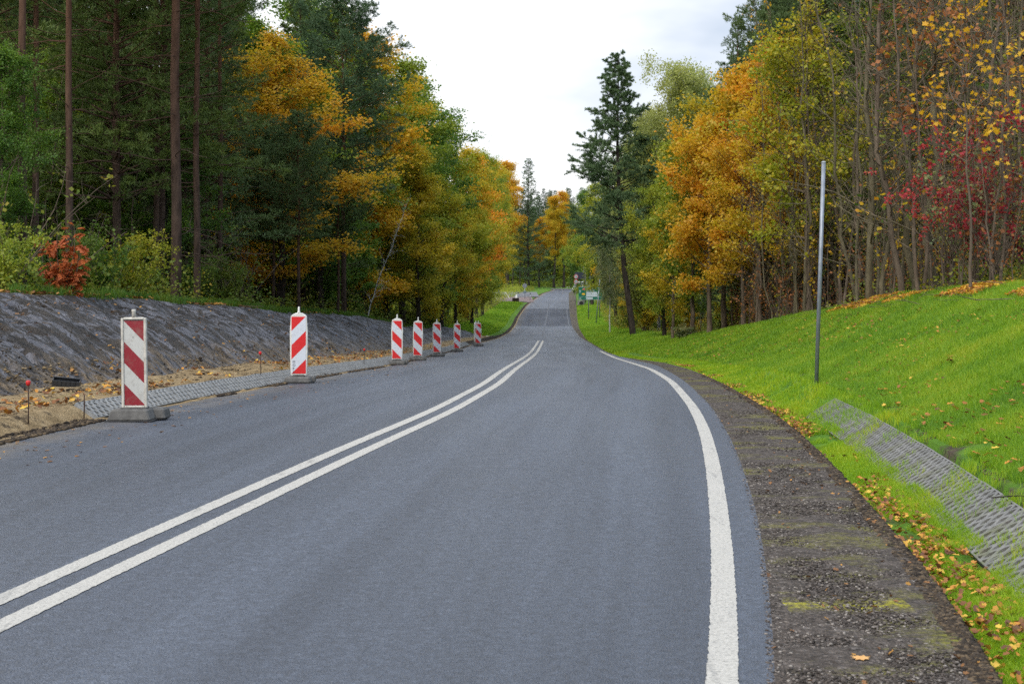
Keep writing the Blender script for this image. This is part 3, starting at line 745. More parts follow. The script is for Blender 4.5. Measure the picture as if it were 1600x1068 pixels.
for i, (x, Y, s, lm, key, lb) in enumerate(WEST):
    s = hs_for(x, Y, -s, key)
    PT(x, Y, 'leafy_tree', key, i, MB_dark, ML[lm], s, lb, 'tree', 'autumn trees along the road edge', sxy=s * (1.35 if x == 440 else 1.12 if x < 740 else .86))
# beyond the junction
PT(792, 300, 'leafy_tree', 'tallwood', 0, MB_dark, ML['orange'], 1.22, 'vivid orange tall tree beyond the junction, beside the far dark pine', 'tree', 'tall trees beyond the junction')
PT(774, 285, 'leafy_tree', 'tallwood', 1, MB_dark, ML['yellow'], 1.15, 'golden tall tree beyond the junction behind the side-road railing', 'tree', 'tall trees beyond the junction')
PT(826, 306, 'pine_tree', 'spruce', 1, MB_dark, ML['spruce'], 2.0, 'broad dark blue-green pine at the far end of the road', 'pine tree', dz=-.3, sxy=2.3)
PT(846, 380, 'leafy_tree', 'tallwood', 1, MB_dark, ML['orange'], .8, 'small rust-orange crown behind the far blue-green pine', 'tree', 'tall trees beyond the junction')
for k, (x, Y, s, lm, lb) in enumerate([
    (801, 322, .72, 'ygreen', 'tall dark trunk beyond the junction, first after the vivid orange tree'),
    (812, 318, .70, 'yellow', 'tall dark trunk with low golden leaves under the far blue-green pine'),
    (820, 330, .74, 'ygreen', 'tall dark trunk straight behind the back of the mushroom-shaped road sign'),
    (843, 316, .70, 'yellow', 'tall dark trunk in the gap between the far pine and the pale yellow-green tree'),
    (866, 312, .92, 'yellow', 'tall dark trunk with pale yellow-green crown at the end of the road'),
    (880, 316, .97, 'yellow', 'twin-looking dark trunk with yellow-green crown before the round road signs'),
    (892, 330, .86, 'birch', 'slender tree with yellow-green leaves just above the round road signs')]):
    PT(x, Y, 'leafy_tree', 'tallwood', k, MB_dark, ML[lm], s, lb, 'tree', 'tall trees beyond the junction')
# ---- east side
e = PT(990, 90, 'pine_tree', 'pine_low', 0, MB_dark, ML['pine'], 1.0, 'tall leaning pine with dark curved trunk and ragged crown standing clear against the sky', 'pine tree')
PR['lone'] = [gen_pine(seed=207, H_=17.9, cb=5.6, R=3.7, nn=120000, shape='cone', lean=(-.06, 0), r0=.21, whorl=.60, per=5, nlen=.18, nwid=.032, bend=-.45, bare=.12, tuft=1.9)]
for ch in list(e.children):
    ch.data = PR['lone'][0][0 if ch.name.startswith('trunk') else 1]
    if len(ch.data.materials) == 0: ch.data.materials.append(MB_dark)
    ch.material_slots[0].link = 'OBJECT'; ch.material_slots[0].material = MB_dark if ch.name.startswith('trunk') else ML['spruce']
e.rotation_euler = (0, 0, 0)
PT(1052, 92, 'birch_tree', 'birch', 0, MB_birch, ML['birch'], hs_for(1052, 92, 96, 'birch'), 'big birch with drooping pale yellow-green twigs beside the lone pine', 'birch tree', sxy=1.3)
PT(1092, 96, 'birch_tree', 'birch', 1, MB_birch, ML['birch'], hs_for(1092, 96, 125, 'birch'), 'second drooping birch between the big birch and the dark pines', 'birch tree', sxy=1.2)
PT(953, 104, 'birch_tree', 'birch', 1, MB_birch, ML['pale'], .62, 'white-stemmed birch between the green road sign and the leaning pine', 'birch tree', sxy=.5)
PT(1152, 66, 'spruce_tree', 'spruce', 0, MB_pine, ML['spruce'], hs_for(1152, 66, 22, 'spruce'), 'spiky-topped spruce cutting the sky above the orange maples', 'spruce tree', sxy=.85)
PT(1128, 82, 'spruce_tree', 'spruce', 1, MB_pine, ML['spruce'], hs_for(1128, 82, 100, 'spruce'), 'shorter spruce between the drooping birches and the spiky-topped spruce', 'spruce tree')
PT(1215, 60, 'pine_tree', 'pine_low', 0, MB_pine, ML['spruce'], .98, 'dense pine right behind the spiky-topped spruce, leaving the top of the photo', 'pine tree')
for x, Y, yt, lb in [(1232, 60, -60, 'dense pine behind the tallest orange-yellow maple'), (1290, 56, -140, 'dense dark pine behind the bare trees just above the grey steel pole'), (1345, 54, -180, 'dense dark pine behind the pale bare tree with the kinked trunk')]:
    PT(x, Y, 'pine_tree', 'pine_low', x, MB_pine, ML['pine'], hs_for(x, Y, yt, 'pine_low'), lb, 'pine tree', sxy=1.05)
for x, Y, yt, lb in [(1240, 62, -70, 'dense green pine rising just behind the thin yellow maple at the start of the thicket'), (1275, 56, -70, 'dense green pine whose crown spreads over the top of the grey steel pole'), (1172, 74, 70, 'green pine directly before the spiky-topped spruce')]:
    h_ = hs_for(x, Y, yt, 'mid'); PT(x, Y, 'pine_tree', 'mid', 0, MB_pine, ML['pine'], h_, lb, 'pine tree', sxy=h_ * .85)
for x, Y, yt, lb in [(1385, 47, -90, 'green pine seen between the bare stems past the kinked tree'), (1440, 44, -60, 'green pine behind the thick smooth trunk pair'), (1500, 43, -120, 'green pine behind the red shrubs and the golden maple leaves'), (1570, 42, -80, 'green pine deep behind the red shrubs by the photo edge'), (1620, 44, -100, 'green pine at the photo edge behind the bare thicket')]:
    h_ = hs_for(x, Y, yt, 'pine_low'); PT(x, Y, 'pine_tree', 'pine_low', x, MB_pine, ML['pine_dark'], h_, lb, 'pine tree', sxy=h_ * 1.1)
PT(1008, 97, 'leafy_tree', 'hornbeam', 2, MB_dark, ML['birch'], hs_for(1008, 97, 205, 'hornbeam'), 'pale yellow-green tree growing close against the lone leaning pine', 'tree', sxy=.9)
PT(1030, 99, 'birch_tree', 'birch', 0, MB_birch, ML['birch'], hs_for(1030, 99, 165, 'birch'), 'lower drooping birch tucked between the lone pine and the big birch', 'birch tree', sxy=1.1)
EAST = [
 (956, 172, -335, 'yellow', 'maple', 'yellow-orange tree directly behind the green road sign'),
 (962, 128, -262, 'ygreen', 'hornbeam', 'dull yellow-green tree behind the white-stemmed birch'),
 (925, 195, -292, 'ygreen', 'hornbeam', 'yellow-green tree above the green road sign'),
 (912, 215, -300, 'green', 'hornbeam', 'green tree hanging over the far grey sign board'),
 (985, 112, -360, 'yellow', 'hornbeam', 'yellow tree behind the leaning pine trunk'),
 (975, 120, -232, 'pine', 'hornbeam', 'dark green tree filling in below the lone pine crown'),
 (1012, 100, -345, 'ygreen', 'hornbeam', 'low yellow-green tree just past the leaning pine'),
 (1040, 78, -275, 'ygreen', 'hornbeam', 'yellow-green bushy tree at the foot of the big birch'),
 (1052, 66, -320, 'yellow', 'maple', 'yellow maple where the grass bank begins to rise'),
 (1082, 62, -215, 'ygreen', 'maple', 'yellow-green maple reaching over the grass bank below the birches'),
 (1108, 58, -185, 'orange', 'maple', 'orange maple below the spruces'),
 (1135, 60, -140, 'yellow', 'maple', 'tall golden maple in front of the spiky-topped spruce'),
 (1160, 54, -190, 'orange', 'sparse', 'yellow maple with bare lower stems near the top of the grass bank'),
 (1188, 52, -130, 'yellow', 'sparse', 'thin yellow maple at the start of the bare thicket'),
 (1212, 56, -62, 'orange', 'sparse', 'tallest orange-yellow maple, its crown reaching near the top of the photo'),
 (1180, 57, -105, 'orange', 'maple', 'full orange maple between the thin yellow maple and the spruces'),
 (1262, 45, -15, 'ygreen', 'sparse', 'thin tall maple with yellow-green leaves high up just before the grey steel pole'),
 (1236, 50, -205, 'yellow', 'sparse', 'thin yellow maple just before the grey steel pole'),
]
for i, (x, Y, s, lm, key, lb) in enumerate(EAST):
    s = hs_for(x, Y, -s, key)
    PT(x, Y, 'leafy_tree', key, i + 1, MB_dark if Y > 75 else MB_twig, ML[lm], s, lb, 'tree', 'autumn trees above the grass bank', sxy=s * 1.0)
# bare thicket
gB = 'bare trees crowding the top of the grass bank'
PR['kink'] = [gen_bare(seed=301, H_=10.5, r0=.095, nb=34, wob=.05, nl=60, spread=.9)]
w_ = PR['kink'][0][0]
PT(1357, 34, 'bare_tree', 'kink', 0, MB_grey, ML['yellow'], 1.0, 'pale bare tree with a kinked trunk beyond the grey steel pole', 'bare tree', gB, rz=0.3)
for x, Y, r, lb in [(1437, 33, 1.5, 'thick smooth green-grey trunk, first of the pair on the bank top'), (1453, 32, 1.7, 'thickest smooth green-grey trunk on the bank top, beside its pair'), (1250, 44, 1.0, 'lone straight bare stem near the grey steel pole')]:
    PT(x, Y, 'bare_tree', 'bare', 3, MB_grey, ML['yellow'], 1.15, lb, 'bare tree', gB, sxy=r * 1.1)
k = 0
rr = random.Random(5)
used = []
for j in range(4000):
    if k >= 120: break
    Y = rr.uniform(26, 62); x = rr.uniform(1090, 1640) if Y < 52 else rr.uniform(1100, 1400); X = XI(x, Y)
    c = float(cR(Y))
    if X < c + .2 or X > c + 9: continue
    if rr.random() > math.exp(-(X - c) / 4.5): continue
    if any((X - a) ** 2 + (Y - b) ** 2 < .45 for a, b in used): continue
    used.append((X, Y)); k += 1
    hs = rr.uniform(.75, 1.25)
    plant('bare_tree', 'bare', rr.randrange(6), MB_grey if rr.random() < .45 else MB_twig, ML[rr.choice(['yellow', 'rust', 'under', 'orange'])], X, Y, hs, 'slender bare grey-brown tree in the tangled thicket on top of the grass bank', 'bare tree', gB, sxy=hs * rr.uniform(.7, 1.25), tilt=(rr.uniform(-.06, .06), rr.uniform(-.09, .09)))
k = 0
for j in range(4000):
    if k >= 110: break
    Y = rr.uniform(24, 66); x = rr.uniform(1080, 1660); X = XI(x, Y); c = float(cR(Y))
    if X < c - .1 or X > c + 5: continue
    if Y > 50 and x > 1300: continue
    k += 1
    plant('sapling', 'sapling', rr.randrange(3), MB_twig, ML[rr.choice(['yellow', 'rust', 'under'])], X, Y, rr.uniform(.6, 1.25), 'whip-thin leafless sapling at the foot of the bare thicket', 'sapling', 'saplings at the foot of the thicket', tilt=(rr.uniform(-.15, .15), rr.uniform(-.2, .2)))
# red-leaved shrub, golden maple sprays, rust bits
PR['redshrub'] = [gen_shrub(seed=401, H_=3.4, R=2.0, nl=3000, ls=.08, stems=18, fill=.5, narrow=.5)]
PR['golden'] = [gen_decid(seed=403, H_=5.2, cb=2.2, R=1.3, nl=230, ls=.125, limbs=14, r0=.030, clus=.12, fill=.30, lobed=True)]
PR['rusty'] = [gen_decid(seed=405, H_=5.2, cb=2.8, R=1.3, nl=260, ls=.10, limbs=12, r0=.035, clus=.10, fill=.22)]
PT(1480, 27.5, 'red_shrub', 'redshrub', 0, MB_twig, ML['red'], .80, 'dark red-leaved shrub in the bare thicket behind the thick trunk pair', 'shrub', dz=.6)
PT(1556, 26.5, 'red_shrub', 'redshrub', 0, MB_twig, ML['red'], .98, 'taller crimson shrub in the thicket, below the golden maple leaves', 'shrub', dz=.4)
PT(1600, 28.5, 'red_shrub', 'redshrub', 0, MB_twig, ML['red'], 1.1, 'crimson shrub cut by the edge of the photo', 'shrub', dz=.6)
PT(1525, 27, 'green_shrub', 'redshrub', 0, MB_twig, ML['pale'], .85, 'pale green-leaved shrub mixed in between the red shrubs', 'shrub', dz=.2)
PT(1518, 24.5, 'maple_sapling', 'golden', 0, MB_twig, ML['gold'], .98, 'young maple with large golden leaves above the red shrubs', 'sapling')
PT(1605, 24.5, 'maple_sapling', 'golden', 0, MB_twig, ML['gold'], .8, 'young golden-leaved maple at the very edge of the photo', 'sapling')
for x, Y, s in [(1445, 31, 1.25), (1482, 32, 1.3), (1565, 30, 1.35)]:
    PT(x, Y, 'maple_sapling', 'rusty', 0, MB_twig, ML['rust'], s, 'bare young tree holding a few clumps of dry rust-brown leaves high up', 'sapling', 'young trees with dry rust leaves')

# ---- depth of the forest, both sides
def scatter(n, side, y0, y1, dmin, dmax, sp, rng, xlim=(-80, 1680)):
    out = []
    for j in range(n * 60):
        if len(out) >= n: break
        Y = rng.uniform(y0, y1); d = dmin + (dmax - dmin) * rng.random() ** 1.2
        X = float(cL(Y)) - d if side < 0 else float(cR(Y)) + d
        x = 800 + X / Y * F
        if not xlim[0] < x < xlim[1]: continue
        if side < 0 and 385 < x < 640 and Y < 66: continue
        if any((X - a) ** 2 + (Y - b) ** 2 < sp * sp for a, b in out): continue
        out.append((X, Y))
    return out
r2 = random.Random(11)
def kinds(pool): return pool[r2.randrange(len(pool))]
def fill(pts, pool, hs=(.9, 1.15)):
    for X, Y in pts:
        name, key, bm, lm, lb, cat, gr, h0 = kinds(pool)
        s = r2.uniform(*hs) * h0
        plant(name, key, r2.randrange(9), bm, ML[lm], X, Y, s, lb, cat, gr, sxy=s * r2.uniform(.9, 1.2))
P_ = lambda lm, side: ('pine_tree', 'pine_low', MB_pine, lm, 'dark green pine inside the shady forest ' + side, 'pine tree', 'pines deep in the forest ' + side, 1.0)
PT_ = lambda lm, side: ('pine_tree', 'pine_tall', MB_pine, lm, 'tall pine with bare trunk inside the forest ' + side, 'pine tree', 'tall pines deep in the forest ' + side, 1.0)
D_ = lambda lm, side, h=1.0, wd='green': ('leafy_tree', 'hornbeam', MB_dark, lm, wd + ' leafy tree inside the forest ' + side, 'tree', wd + ' trees in the forest ' + side, h)
wl = 'behind the sheeted slope'; el_ = 'behind the grass bank'
fill(scatter(46, -1, 34, 75, 2.5, 22, 2.3, r2), [P_('pine_dark', wl), P_('pine_dark', wl), PT_('pine_dark', wl), D_('green', wl, .85), D_('green', wl, .6), P_('pine', wl)])
fill(scatter(26, -1, 75, 125, 3.5, 32, 3.2, r2), [P_('pine', wl), PT_('pine', wl), D_('green', wl, 1.1), D_('ygreen', wl, .95, 'yellowing')])
fill(scatter(20, -1, 110, 215, 2.5, 14, 3.2, r2), [D_('ygreen', 'along the green slope', .95, 'yellowing'), D_('yellow', 'along the green slope', .8, 'golden'), D_('green', 'along the green slope', .9), P_('pine', 'along the green slope')], hs=(.75, .95))
fill(scatter(44, 1, 40, 80, 5.5, 24, 2.6, r2, (1130, 1680)), [P_('pine_dark', el_), P_('pine', el_), P_('pine_dark', el_), PT_('pine_dark', el_), D_('ygreen', el_, .9, 'yellowing')])
fill(scatter(26, 1, 76, 130, 2.5, 22, 3.2, r2, (930, 1680)), [P_('pine', el_), D_('green', el_, .9), D_('ygreen', el_, .8, 'yellowing')], hs=(.7, .95))
fill(scatter(16, 1, 130, 260, 1.5, 14, 4, r2, (880, 1680)), [D_('ygreen', 'by the far signs', .9, 'yellowing'), D_('green', 'by the far signs', 1.0)], hs=(.8, 1.1))
# far wood closing the view
for i in range(56):
    Y = r2.uniform(330, 420); x = r2.uniform(700, 1010); X = XI(x, Y)
    cyc = i % 3
    w = plant('leafy_tree' if cyc else 'pine_tree', 'hornbeam' if cyc else 'pine_low', i, MB_dark, ML[['pine', 'ygreen', 'ygreen'][cyc]], X, Y, r2.uniform(.9, 1.25), ['dark pine', 'olive-yellow tree', 'yellow-green tree'][cyc] + ' closing the view beyond the end of the road', 'pine tree' if cyc == 0 else 'tree', 'trees closing the view at the end of the road', sxy=r2.uniform(1.3, 1.8))
for i in range(40):
    Y = r2.uniform(560, 640); X = XI(r2.uniform(740, 960), Y)
    plant('spruce_tree', 'spruce', i, MB_dark, ML['spruce'], X, Y, r2.uniform(1.3, 1.7), 'tiny dark conifer on the distant wooded hill', 'conifer', 'conifers on the distant hill', sxy=2.2)
# understory
for X, Y in scatter(10, -1, 30, 60, 2.2, 8, 2.0, r2):
    plant('bare_tree', 'bare', r2.randrange(6), MB_twig, ML['under'], X, Y, r2.uniform(.5, .95), 'thin half-bare tree tangled among the pine trunks above the sheeted slope', 'bare tree', 'thin bare trees among the pines', tilt=(r2.uniform(-.2, .2), r2.uniform(-.3, .3)))
for X, Y in scatter(12, -1, 30, 66, 1.5, 8, 2.4, r2):
    s_ = r2.uniform(.28, .55); plant('leafy_tree', 'hornbeam', r2.randrange(4), MB_dark, ML[r2.choice(['green', 'green', 'under', 'ygreen'])], X, Y, s_, 'small leafy tree growing between the pine trunks above the sheeted slope', 'tree', 'small leafy trees among the pines', sxy=s_ * 1.25)
gU = 'shrubs under the trees above the sheeted slope'
k = 0
for X, Y in scatter(46, -1, 23, 100, .9, 6, 1.2, r2):
    lm = r2.choice(['under', 'under', 'green', 'ygreen']); s = r2.uniform(.5, 1.15)
    plant('shrub', 'shrub', r2.randrange(3), MB_twig, ML[lm], X, Y, s, 'low green and yellowing shrub under the trees above the sheeted slope', 'shrub', gU)
for X, Y in scatter(9, -1, 26, 60, 1.6, 6, 1.6, r2):
    plant('shrub', 'twiggy', r2.randrange(2), MB_twig, ML['under'], X, Y, r2.uniform(.8, 1.5), 'twiggy half-bare shrub under the pines above the sheeted slope', 'shrub', 'twiggy shrubs under the pines')
for X, Y in scatter(30, 1, 60, 150, .4, 5, 1.5, r2, (930, 1300)):
    plant('shrub', 'shrub', r2.randrange(3), MB_twig, ML[r2.choice(['under', 'ygreen', 'yellow'])], X, Y, r2.uniform(.6, 1.5), 'yellowing shrub at the wood edge near the foot of the grass bank', 'shrub', 'shrubs at the wood edge')
for X, Y in scatter(14, 1, 26, 60, .2, 3, 1.5, r2, (1150, 1680)):
    plant('shrub', 'twiggy', r2.randrange(2), MB_twig, ML['rust'], X, Y, r2.uniform(.6, 1.1), 'low twiggy brown shrub at the foot of the bare thicket', 'shrub', 'twiggy shrubs at the foot of the thicket')
# yellow bush at the very left and young dark-green broadleaf beside
PT(8, on_crest(8, 1.2), 'yellow_shrub', 'shrub', 1, MB_twig, ML['ygreen'], .85, 'yellowish-green shrub at the photo edge above the sheeted slope, beside the orange oak sapling', 'shrub')
PT(10, 29, 'leafy_tree', 'hornbeam', 1, MB_twig, ML['green'], .42, 'young dark-green broadleaf tree at the photo edge above the oak sapling', 'tree')
PT(170, 31, 'green_shrub', 'shrub', 2, MB_twig, ML['green'], .75, 'fresh green shrub just behind the orange oak sapling', 'shrub')
X, Y, Z = hit(1125, 512)
PR['silver'] = [gen_shrub(seed=409, H_=1.1, R=.7, nl=1500, ls=.10, stems=9)]
PT(1068, 61, 'silver_shrub', 'silver', 0, MB_twig, ML['pale'], .9, 'small pale silvery-green shrub at the edge of the wood above the grass bank', 'shrub')
# orange oak sapling: big lobed leaves
def gen_oak(seed=5):
    rng = np.random.default_rng(seed); tr = []; C = []; D = []
    for i in range(7):
        az = rng.uniform(0, 6.28); P = path((rng.normal() * .03, rng.normal() * .03, -.05), (math.cos(az) * .38, math.sin(az) * .3, 1), rng.uniform(.5, 1.05) if i else 1.12, 7, rng, .10, .02)
        tr.append((P, np.linspace(.012, .004, 7), 5)); 
        for k in range(34):
            q = interp_path(P, np.array([rng.uniform(.12, 1)]))[0]; d = unit(rng.normal(size=3) * np.array([1, 1, .5]) + np.array([0, 0, .1]))
            C.append(q + d * .09); D.append(d)
    lobes = [(0, 0), (.018, .22), (.30, .30), (.12, .42), (.40, .56), (.14, .64), (.28, .82), (.06, .86), (0, 1.0)]
    V = []; f5 = []; n = 0
    for c, d in zip(C, D):
        L = rng.uniform(.13, .21); u = unit(np.cross(d, np.array([0, 0, 1.]) + rng.normal(size=3) * .5)); nn = np.cross(d, u); b = c - d * L * .3
        droop = rng.uniform(.1, .5)
        def pt(w, t): return b + d * L * t + u * L * w + nn * L * (abs(w) * .45) - np.array([0, 0, 1]) * L * droop * t * t
        cen = [pt(0, t) for _, t in lobes]; Rt = [pt(w, t) for w, t in lobes[1:-1]]; Lf = [pt(-w, t) for w, t in lobes[1:-1]]
        base = n; V += cen + Rt + Lf; m = len(lobes); 
        for k in range(m - 1):
            for off in (m, m + m - 2):
                a = base + k; c2 = base + k + 1
                r1 = base + off + k - 1 if k > 0 else a; r2_ = base + off + k if k < m - 2 else c2
                f5.append([a, c2, r2_, r1] if k not in (0, m - 2) else ([a, c2, r2_, r2_] if k == 0 else [a, c2, r1, r1]))
        n += len(cen) + 2 * len(Rt)
    q = [f for f in f5 if len(set(f)) == 4]; t3 = [list(dict.fromkeys(f)) for f in f5 if len(set(f)) == 3]
    return tubes_mesh('wood', tr), mesh_np('leaves', np.array(V), [np.array(q), np.array(t3)])
PR['oak'] = [gen_oak()]
X = float(cL(22.3)); 
Yk = on_crest(104, .25)
e = plant('oak_sapling', 'oak', 0, MB_twig, ML['oakred'], XI(104, Yk), Yk, 1.3, 'small oak sapling with large orange-red leaves on the crest of the sheeted slope', 'sapling', rz=.4)
print('trees', len(TREES))
# ---------------------------------------------------------------- road-side objects
def mat_stripes(name, w, z0, mirror, red, white, dirt=.25):
    m = M(name); s = m.n('ShaderNodeSeparateXYZ', {0: m.coord('Object')}); x, z = s.outputs[0], s.outputs[2]
    xx = m.math('SUBTRACT', w / 2, x) if mirror else m.math('ADD', x, w / 2)
    t = m.math('DIVIDE', m.math('SUBTRACT', m.math('SUBTRACT', z, z0), xx), w)
    r = m.math('GREATER_THAN', m.math('MODULO', m.math('ADD', t, 4.), 2.), 1.)
    c = m.mix(r, white, red)
    v = m.coord('Object'); n = m.noise(v, 9, 6, .7); n2 = m.noise(v, 40, 4, .6)
    c = m.mix(m.ramp(n, [(.5, 0.), (.8, dirt)]), c, (.20, .17, .13))
    c = m.mix(m.ramp(n2, [(.66, 0.), (.72, dirt * 2)]), c, (.10, .08, .07))
    return m.pbr(c, .38, .5)
m_white = simple('white_plastic', (.66, .65, .60), .55, .4, .12, 12)
m_dirtyw = simple('dirty_white_metal', (.50, .47, .41), .6, .4, .3, 14)
m_rubber = simple('grey_rubber', (.115, .110, .102), .85, .25, .35, 10, bump=.5)
m_rubberd = simple('dark_rubber', (.035, .034, .034), .85, .2, .3, 10)
m_steel = simple('galvanised_steel', (.23, .25, .28), .45, .5, .18, 9, metal=.55)
m_dsteel = simple('dark_steel', (.07, .075, .085), .5, .4, .2, 9)
m_rust = simple('rusty_rebar', (.07, .045, .035), .85, .2, .4, 40)
m_redcap = simple('red_plastic', (.55, .02, .018), .45, .4, .15, 20)
m_black = simple('black_letters', (.02, .02, .022), .6, .3, .1, 5)

def text(name, s, size, mat, parent, loc, rot=(math.pi / 2, 0, 0), align='LEFT', depth=.001, sx=1.0):
    cu = bpy.data.curves.new(name, 'FONT'); cu.body = s; cu.size = size; cu.align_x = align; cu.extrude = depth; cu.resolution_u = 3; cu.offset = size * .012
    t = bpy.data.objects.new('tmp', cu); COL.objects.link(t); bpy.context.view_layer.update()
    me = bpy.data.meshes.new_from_object(t.evaluated_get(bpy.context.evaluated_depsgraph_get())); bpy.data.objects.remove(t)
    me.materials.clear(); o = obj(name, me, mat, parent, loc); o.rotation_euler = rot; o.scale = (sx, 1, 1); return o

FW = .25
def make_marker(mirror, bright=True, style='round'):
    root = empty('marker_post')
    z0 = .17
    red = (.62, .012, .014) if bright else (.24, .012, .022)
    wht = (.60, .63, .68) if bright else (.50, .50, .47)
    mw = m_white if bright else m_dirtyw
    b = MB()
    if style == 'round':
        hw = .152; top = z0 + 1.03
        poly = [(-hw + .012, z0 - .035), (hw - .012, z0 - .035), (hw, z0 + .3), (hw + .006, z0 + .72), (hw - .012, top - .03), (hw - .03, top), (.055, top + .035), (-.055, top + .035), (-hw + .03, top), (-hw + .012, top - .03), (-hw - .006, z0 + .72), (-hw, z0 + .3)]
        b.prism(poly, -.030, .030); fr = b.build('board', mw, root)
        bv = fr.modifiers.new('b', 'BEVEL'); bv.width = .012; bv.segments = 2
        n = MB(); n.lathe([(.030, top + .030), (.026, top + .055), (.017, top + .075), (.017, top + .135), (.013, top + .145)], 12)
        n.build('handle', mw, root, smooth=True)
        fy = -.0335; face_h = 1.0
    else:
        hw = .130; top = z0 + .94
        for sx in (-1, 1): b.box((sx * (hw - .0), 0, z0 + .46), (.030, .045, .98), bev=.006)
        b.box((0, 0, top + .005), (2 * hw - .031, .043, .026), bev=.006); b.box((0, 0, z0 - .018), (2 * hw - .031, .043, .026), bev=.006)
        b.box((0, .006, z0 + .46), (2 * hw - .03, .012, .92))
        b.build('frame', mw, root)
        n = MB(); n.lathe([(.024, top + .018), (.022, top + .075), (.024, top + .08), (.024, top + .10), (.012, top + .105)], 12); n.build('handle', mw, root, smooth=True)
        fy = -.004; face_h = .92
    f = MB(); w = FW if style == 'round' else .228
    f.box((0, fy, z0 + face_h / 2), (w, .006, face_h)); 
    f.build('striped_face', mat_stripes('striped_face_' + style + ('_m' if mirror else ''), w, z0 + (face_h - 4 * w), mirror, red, wht, .25 if bright else .6), root)
    # foot: heavy recycled-rubber block
    g = MB()
    if style == 'round':
        g.box((0, 0, .062), (.46, .30, .115), taper=.86, bev=.025); g.box((.20, .17, .055), (.16, .20, .10), taper=.85, bev=.02); g.box((-.20, .17, .05), (.14, .18, .09), taper=.85, bev=.02)
        g.box((0, 0, .135), (.20, .12, .035), bev=.008)
    else:
        g.box((-.03, 0, .072), (.50, .30, .13), taper=.80, bev=.018); g.box((.20, .20, .065), (.24, .26, .125), taper=.82, bev=.02)
        g.box((0, 0, .142), (.30, .12, .018), bev=.006)
    ft = g.build('foot', m_rubber, root)
    u = MB(); u.box((0 if style == 'round' else -.03, 0, .008), (.50 if style == 'round' else .54, .33, .018), bev=.004); u.build('base_plate', m_rubberd, root)
    return root
gM = 'red and white marker posts along the road works'
# first, rectangular one
m1 = make_marker(True, False, 'rect'); X, Y, Z = hit(211, 657.5)
m1.location = (X, Y, Z + .002); m1.rotation_euler = (.0, -.012, -.06); m1.scale = (1.04, 1.04, 1.07)
tag(m1, 'worn rectangular marker post with dull dark red and dirty white stripes on grey foot', 'marker post', gM)
lab = {2: 'bright marker post whose stripes slope opposite to all the others, with faint vertical letters',
       3: 'clean marker post standing next after the long gap in the row',
       4: 'marker post between the clean post and the chipped one',
       5: 'marker post with chipped pinkish top stripe, fifth in the row',
       6: 'small sixth marker post in the row, on a black foot',
       7: 'last full marker post, beside the start of the bright green slope',
       8: 'marker post almost hidden directly behind the last full one'}
mA = make_marker(False); mB = make_marker(True)
spots = {2: (467, 599.5, 25., 1.0), 3: (620.5, 570.5, 0, 1.0), 4: (652.5, 564, 0, .99), 5: (683, 558, 0, .99), 6: (714, 550.5, 0, 1.0), 7: (747.5, 541.5, 0, 1.0), 8: (743.5, 539.5, 0, 1.0)}
for k, (x, y, _, s) in spots.items():
    o = mA if k == 2 else (mB if k == 3 else copy_tree(mB))
    X, Y, Z = hit(x, y - 1.0); o.location = (X, Y, Z + .003)
    hgt = {2: 1.0, 3: .99, 4: .99, 5: .99, 6: 1.0, 7: 1.0, 8: 1.0}[k]; o.scale = (hgt,) * 3
    o.rotation_euler = (0, {4: .012, 5: -.01, 6: .008}.get(k, 0), {2: .03, 3: -.05, 4: .04, 5: 0, 6: .06, 7: .02, 8: 1.0}[k]); tag(o, lab[k], 'marker post', gM)
    print('marker', k, round(X, 2), round(Y, 1), round(Z, 2))
text('lettering', 'H\nO\nP\nC', .062, m_black, mA, (-.105, -.0375, .36), align='LEFT', depth=.0004)

# ---- openwork concrete drain slabs
def slab_mesh(name, nx, nz, hh, sx, sz, T=.10, m_=.012):
    """openwork slab: rhombic cells tiling the face, each pierced by a rhombic hole"""
    W, Hh = .596, hh; cw = W / nx; ch = Hh / nz; V = []; Fq = []
    for j in range(0, nz + 1):
        for i in range(-1, nx + 1):
            cx = (i + .5 + (.5 if j % 2 else 0)) * cw; cz = j * ch
            if cx < -1e-6 or cx > W + 1e-6: continue
            cl = lambda p, m: (min(max(p[0], m), W - m), min(max(p[1], m), Hh - m))
            out = []; inn = []
            for k in range(8):
                d = [(-1, 0), (-.5, -.5), (0, -1), (.5, -.5), (1, 0), (.5, .5), (0, 1), (-.5, .5)][k]; r_ = 1.0 if k % 2 == 0 else 1.10
                out.append(cl((cx + d[0] * cw / 2, cz + d[1] * ch), 0)); inn.append(cl((cx + d[0] * cw / 2 * sx * r_, cz + d[1] * ch * sz * r_), m_))
            n = len(V); V.extend([(a, b, T) for a, b in out]); V.extend([(a, b, T) for a, b in inn]); V.extend([(a, b, 0) for a, b in inn])
            for k in range(8):
                k2 = (k + 1) % 8; Fq.append([n + k, n + k2, n + 8 + k2, n + 8 + k]); Fq.append([n + 8 + k, n + 8 + k2, n + 16 + k2, n + 16 + k])
    n = len(V); P = [(0, 0), (W, 0), (W, Hh), (0, Hh)]
    V.extend([(a, b, T) for a, b in P]); V.extend([(a, b, 0) for a, b in P])
    for k in range(4): k2 = (k + 1) % 4; Fq.append([n + k, n + 4 + k, n + 4 + k2, n + k2])
    me = bpy.data.meshes.new(name); me.from_pydata(V, [], Fq); me.validate(); me.update(); return me
